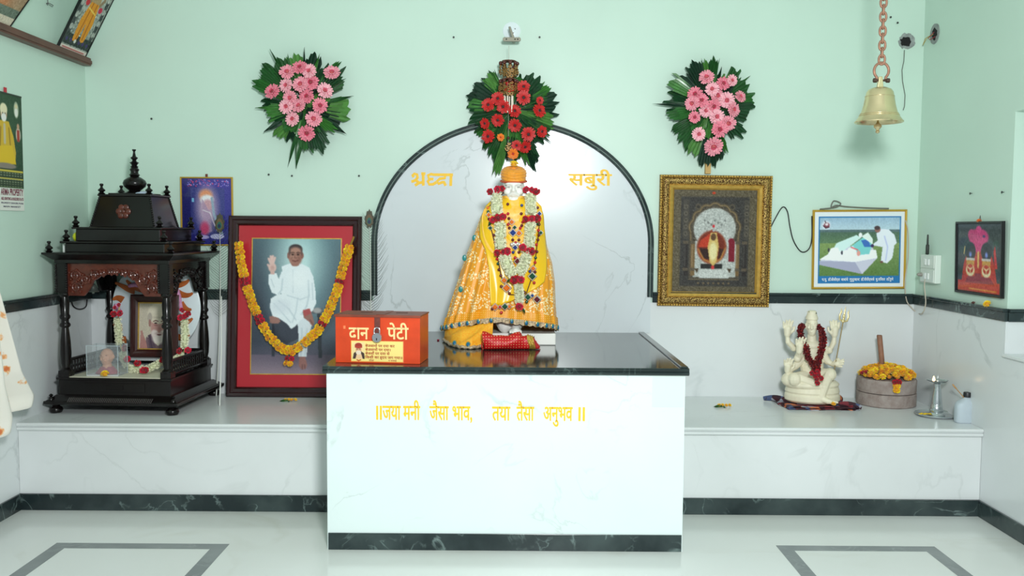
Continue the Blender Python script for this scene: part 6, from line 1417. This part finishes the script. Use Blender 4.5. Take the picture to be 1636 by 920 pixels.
def dried(seed):
    r_ = random.Random(seed); mm = MB(); mm.ell((0, 0, 0), (.6, .6, .5), 8, 6, col=(96, 18, 24))
    for i in range(16):
        d = Vector((r_.gauss(0, 1), r_.gauss(0, 1), r_.gauss(0, 1) + .4)).normalized(); s = d.cross(Vector((r_.random(), r_.random(), .3))).normalized(); c = r_.choice([(150, 24, 34), (110, 16, 26), (172, 50, 30), (80, 14, 20)])
        mm.add([d * .4 - s * .25, d * .4 + s * .25, d * .95 + s * .3, d * 1.05, d * .95 - s * .3], [(0, 1, 2, 3, 4)], c)
    return mm.mesh('dried_flower', dry, smooth=40, fix=False)
DR = [dried(i) for i in range(3)]
dl = [(1281, 519, -.02), (1278, 530, -.035), (1281, 542, -.055), (1287, 556, -.07), (1291, 570, -.085), (1299, 583, -.11), (1304, 594, -.145)]
drr = [(1307, 521, -.02), (1313, 530, -.035), (1315, 542, -.055), (1313, 556, -.07), (1310, 568, -.085), (1305, 580, -.11), (1305, 594, -.145)]
i = 0
for L_ in (dl, drr):
    for p, d in along([ip(*q) for q in L_], .013):
        for e in (-1, 1): put('dried_flower', DR[i % 3], g, p - go + Vector((e * .008, -.006 * random.random(), 0)), axis=(random.uniform(-1, 1), -1, random.uniform(-1, 1)), spin=i, scale=.0165 * random.uniform(.85, 1.15)); i += 1
for u, v in ((1300, 600), (1307, 599), (1303, 606), (1311, 604), (1305, 593), (1297, 595), (1306, 611)): put('red_rose_head', RO[0], g, ip(u, v, -.165) - go, axis=(random.uniform(-.4, .4), -1, random.uniform(-.3, .3)), scale=.016)
gt = mat('pale_gold', (226, 206, 150), rough=.3, metal=.6)
tb_ = Vector((ip(1326, 628, -.06).x, -.06, .1)); tt = ip(1347, 514, -.04)
t = thing('small_trident', 'slim metal trident leaning against the right side of the cream figurine', 'trident', FO + ip(1326, 630, -.075))
b0 = t.location - FO; top = tt - b0
MB().tube([(0, 0, 0), top], .0036, 8).build('staff', mat('bronze_rod', (140, 124, 86), rough=.35, metal=.5), t, smooth=50)
dn = top.normalized(); sx_ = Vector((1, 0, -.2)).normalized()
for e in (-1, 0, 1): 
    MB().tube([top, top + sx_ * e * .022 + dn * .010, top + sx_ * e * .026 + dn * .035, top + sx_ * e * .019 + dn * .055, top + sx_ * e * .024 + dn * (.075 if e else .09)], [.004, .006, .0055, .005, .001], 8, flat=.6).build('prong', gt, t, smooth=50)
MB().ell(top + dn * .004, (.012, .008, .010), 12, 8).build('prong_boss', gt, t, smooth=50); MB().ell(top + dn * .03 + sx_ * 0, (.008, .006, .016), 12, 8).build('leaf_ornament', gt, t, smooth=50)
single('marigold', MG[0], 'small yellow flower on the cloth at the right foot of the cream figurine', 'flower', FO + ip(1331, 647, -.19) + Vector((0, 0, .002)), (0, -.5, 1), .014)

# ------------------------------------------------------------------ grinding stones with marigolds and handle
stone = mat('mill_stone', (136, 120, 114), rough=.9, var=.2, vscale=25, bump=.5, bscale=90, rgb2=(168, 156, 150))
c_ = atZ(1415, 640, HB); c_.y = -.20; c_.x = atY(1415.5, 630, -.20).x; Rr = atY(1460.5, 630, -.20).x - c_.x
t = thing('grinding_stone', 'pair of round grey grinding stones with upright wooden handle, topped with marigolds', 'grinding stone', (c_.x, -.20, HB))
zg = lambda v: atY(1415, v, -.20 - Rr).z - HB
hh = max(.12, zg(610)); 
MB().lathe([(Rr * .96, 0), (Rr, .006), (Rr * 1.0, hh * .46), (Rr * .98, hh * .48), (Rr * .5, hh * .48)], n=48).build('lower_stone', stone, t, smooth=40)
MB().lathe([(Rr * .97, hh * .50), (Rr * .99, hh * .51), (Rr * 1.0, hh * .94), (Rr * .97, hh), (Rr * .3, hh + .006), (.03, hh + .006)], n=48).build('upper_stone', stone, t, smooth=40)
hb = Vector((atY(1409, 590, -.17).x - c_.x, .03, hh)); ht = Vector((atY(1405, 535, -.17).x - c_.x, .03, atY(1405, 535, -.17).z - HB))
MB().tube([hb, hb.lerp(ht, .4) + Vector((.006, 0, 0)), ht - Vector((0, 0, .004)), ht], [.0165, .015, .0155, .013], 12).build('wooden_handle', mat('worn_wood', (150, 104, 80), rough=.6, var=.25, vscale=20), t, smooth=50)
g = thing('marigold_garland', 'yellow marigold garland heaped on top of the grinding stones', 'garland', (c_.x, -.20, HB + hh)); i = 0
r_ = random.Random(8)
for ring_, n, z in ((.86, 24, .010), (.76, 22, .024), (.64, 20, .036), (.52, 16, .044), (.40, 13, .050), (.27, 9, .056), (.12, 5, .058)):
    for k in range(n):
        a = 2 * PI * k / n + r_.uniform(-.1, .1); p = Vector((Rr * ring_ * math.cos(a) * r_.uniform(.94, 1.04), Rr * ring_ * math.sin(a), z + r_.uniform(-.003, .008)))
        if (p.xy - Vector((hb.x, hb.y))).length < .028: continue
        put('marigold', MG[i % 3], g, p, axis=(r_.uniform(-.6, .6), r_.uniform(-.9, .2), 1), spin=i, scale=.0215 * r_.uniform(.85, 1.15)); i += 1
for x, y, z in ((-.145, -.02, .02), (-.13, -.04, .028), (-.12, -.01, .03), (.05, .05, .05), (.035, .05, .052)): put('rose', RO[0], g, (x * Rr / .165, y, z), axis=(-.2, -.6, 1), scale=.018)
fx = atY(1430, 620, -.36).x - c_.x
for k, (dx_, dz_, nm2) in enumerate(((-.014, 0, 'r'), (.0, .004, 'r'), (.014, 0, 'r'), (-.008, -.02, 'm'), (.008, -.022, 'm'), (0, -.034, 'm'), (-.006, -.046, 'm'), (.006, -.048, 'm'))):
    put('rose' if nm2 == 'r' else 'marigold', RO[0] if nm2 == 'r' else MG[k % 3], g, (fx + dx_, -math.sqrt(max(.0001, (Rr) ** 2 - fx ** 2)) - .010, dz_ ), axis=(0, -1, .2), scale=.0155)

# ------------------------------------------------------------------ oil lamp on a plate
silver = mat('lamp_aluminium', (206, 212, 214), rough=.22, metal=.85)
pc_ = atZ(1496, 663, HB + .004); LR = .5 * (atY(1529, 663, pc_.y).x - atY(1463, 663, pc_.y).x)
t = thing('metal_plate', 'round steel plate under the oil lamp', 'plate', (pc_.x, pc_.y, HB))
MB().lathe([(0, .001), (LR * .8, .001), (LR * .96, .008), (LR, .013), (LR * .99, .015), (LR * .9, .009), (LR * .78, .004), (0, .004)], n=44).build('plate_dish', silver, t, smooth=50, fix=True)
t = thing('oil_lamp', 'tall polished metal oil lamp with a small flame on a steel plate', 'oil lamp', (pc_.x, pc_.y, HB + .004))
hl = atY(1497, 602, pc_.y).z - HB - .004; s_ = hl / .235
lp_ = [(.0, 0), (.048, 0), (.050, .006), (.046, .012), (.036, .020), (.040, .026), (.040, .034), (.034, .038), (.033, .062), (.031, .064), (.031, .070), (.028, .10), (.022, .150), (.019, .185), (.022, .189), (.022, .193), (.013, .197), (.013, .2)]
MB().lathe([(r_ * s_, z * s_) for r_, z in lp_], n=36).build('lamp_stem', silver, t, smooth=50)
def bowl(a, q):
    th = 2 * PI * a; r_ = .012 + (.044 + .012 * max(0, math.cos(th * 5)) ** 4) * q; z = .198 + .014 * q ** 2; return Vector((r_ * math.cos(th) * s_, r_ * math.sin(th) * s_, z * s_))
m = MB().surf(bowl, 60, 8, closed=True); m.surf(lambda a, q: bowl(a, q) + Vector((0, 0, .003)), 60, 8, closed=True); m.build('lamp_bowl', silver, t, smooth=60)
MB().lathe([(.010, .198), (.010, .212), (.005, .218), (.008, .224), (.004, .232), (.003, .246), (0, .25)], n=16, ).build('lamp_finial', silver, t, smooth=50).scale = (s_, s_, s_)
wk = Vector((-.036 * s_, -.026 * s_, .214 * s_))
MB().tube([Vector((-.016 * s_, -.012 * s_, .206 * s_)), wk], .0028, 6).build('wick', mat('charred_wick', (60, 50, 44)), t)
fm, nt_, b_ = base_mat('flame'); b_.inputs['Base Color'].default_value = (*lin((255, 190, 110)), 1); b_.inputs['Emission Color'].default_value = (*lin((255, 206, 140)), 1); b_.inputs['Emission Strength'].default_value = 6
MB().lathe([(.001, -.004), (.006, .002), (.0075, .008), (.005, .017), (.001, .028)], tuple(wk), 12).build('flame', fm, t, smooth=60)
pf = atZ(1479, 662, HB + .010); o = MB()
for k in range(7): o.ell((.010 * k - .03, .006 * math.sin(k * 2.1), .003 + .002 * (k % 2)), (.011, .008, .0035), 8, 5, M=rotz(k))
o = o.build('yellow_petals', mat('yellow_petal', (240, 200, 20), rough=.5), None, smooth=60); o.location = pf; tag(o, 'little heap of yellow petals on the steel plate', 'petals')

# ------------------------------------------------------------------ plastic bottle and stick
c_ = atZ(1545, 677, HB); c_.y += .035
bw2 = .5 * (atY(1559, 650, c_.y).x - atY(1530.5, 650, c_.y).x); hz = atY(1545, 634, c_.y).z - HB
t = thing('plastic_bottle', 'translucent white plastic bottle with black cap at the right bench end', 'bottle', (c_.x, c_.y, HB))
def bt_(a, q):
    th = 2 * PI * a; zq = [0, .02, .05, .62, .78, .90, .96, 1.0]; rq = [.86, .97, 1.0, 1.0, .92, .62, .38, .34]; r_ = float(np.interp(q, zq, rq)); e = .62 if q < .8 else .62 + (q - .8) * 1.9
    cx = float(np.interp(q, [0, .7, .92, 1], [0, 0, .28, .28])) * bw2
    return Vector((cx + bw2 * r_ * math.copysign(abs(math.cos(th)) ** e, math.cos(th)), bw2 * .72 * r_ * math.copysign(abs(math.sin(th)) ** e, math.sin(th)), q * hz))
plm, nt_, b_ = base_mat('milky_plastic'); b_.inputs['Base Color'].default_value = (*lin((212, 224, 232)), 1); b_.inputs['Roughness'].default_value = .3; b_.inputs['Transmission Weight'].default_value = .25; b_.inputs['IOR'].default_value = 1.2
m = MB().surf(bt_, 40, 40, closed=True); m.add([bt_(i / 40, 0) for i in range(40)], [tuple(range(40))]); m.add([bt_(i / 40, 1) for i in range(40)], [tuple(range(40))])
m.build('bottle_body', plm, t, smooth=40)
MB().lathe([(0, hz), (bw2 * .42, hz), (bw2 * .42, hz + .022), (bw2 * .38, hz + .026), (0, hz + .026)], (bw2 * .28, 0, 0), 20).build('cap', mat('black_cap', (30, 32, 36), rough=.4), t, smooth=40)
p0 = Vector((bw2 * .02, bw2 * .0, hz * .93)); p1 = atY(1522, 614, c_.y + .0) - t.location
o = MB().tube([Vector((0, 0, 0)), (p1 - p0) * .7, (p1 - p0) * .72, p1 - p0], [.0022, .0024, .0042, .0038], 8).build('wooden_stick', mat('pale_stick', (196, 148, 92), rough=.6), None, smooth=50); o.location = t.location + p0; tag(o, 'thin wooden lamp-lighting stick resting on the plastic bottle shoulder', 'stick')
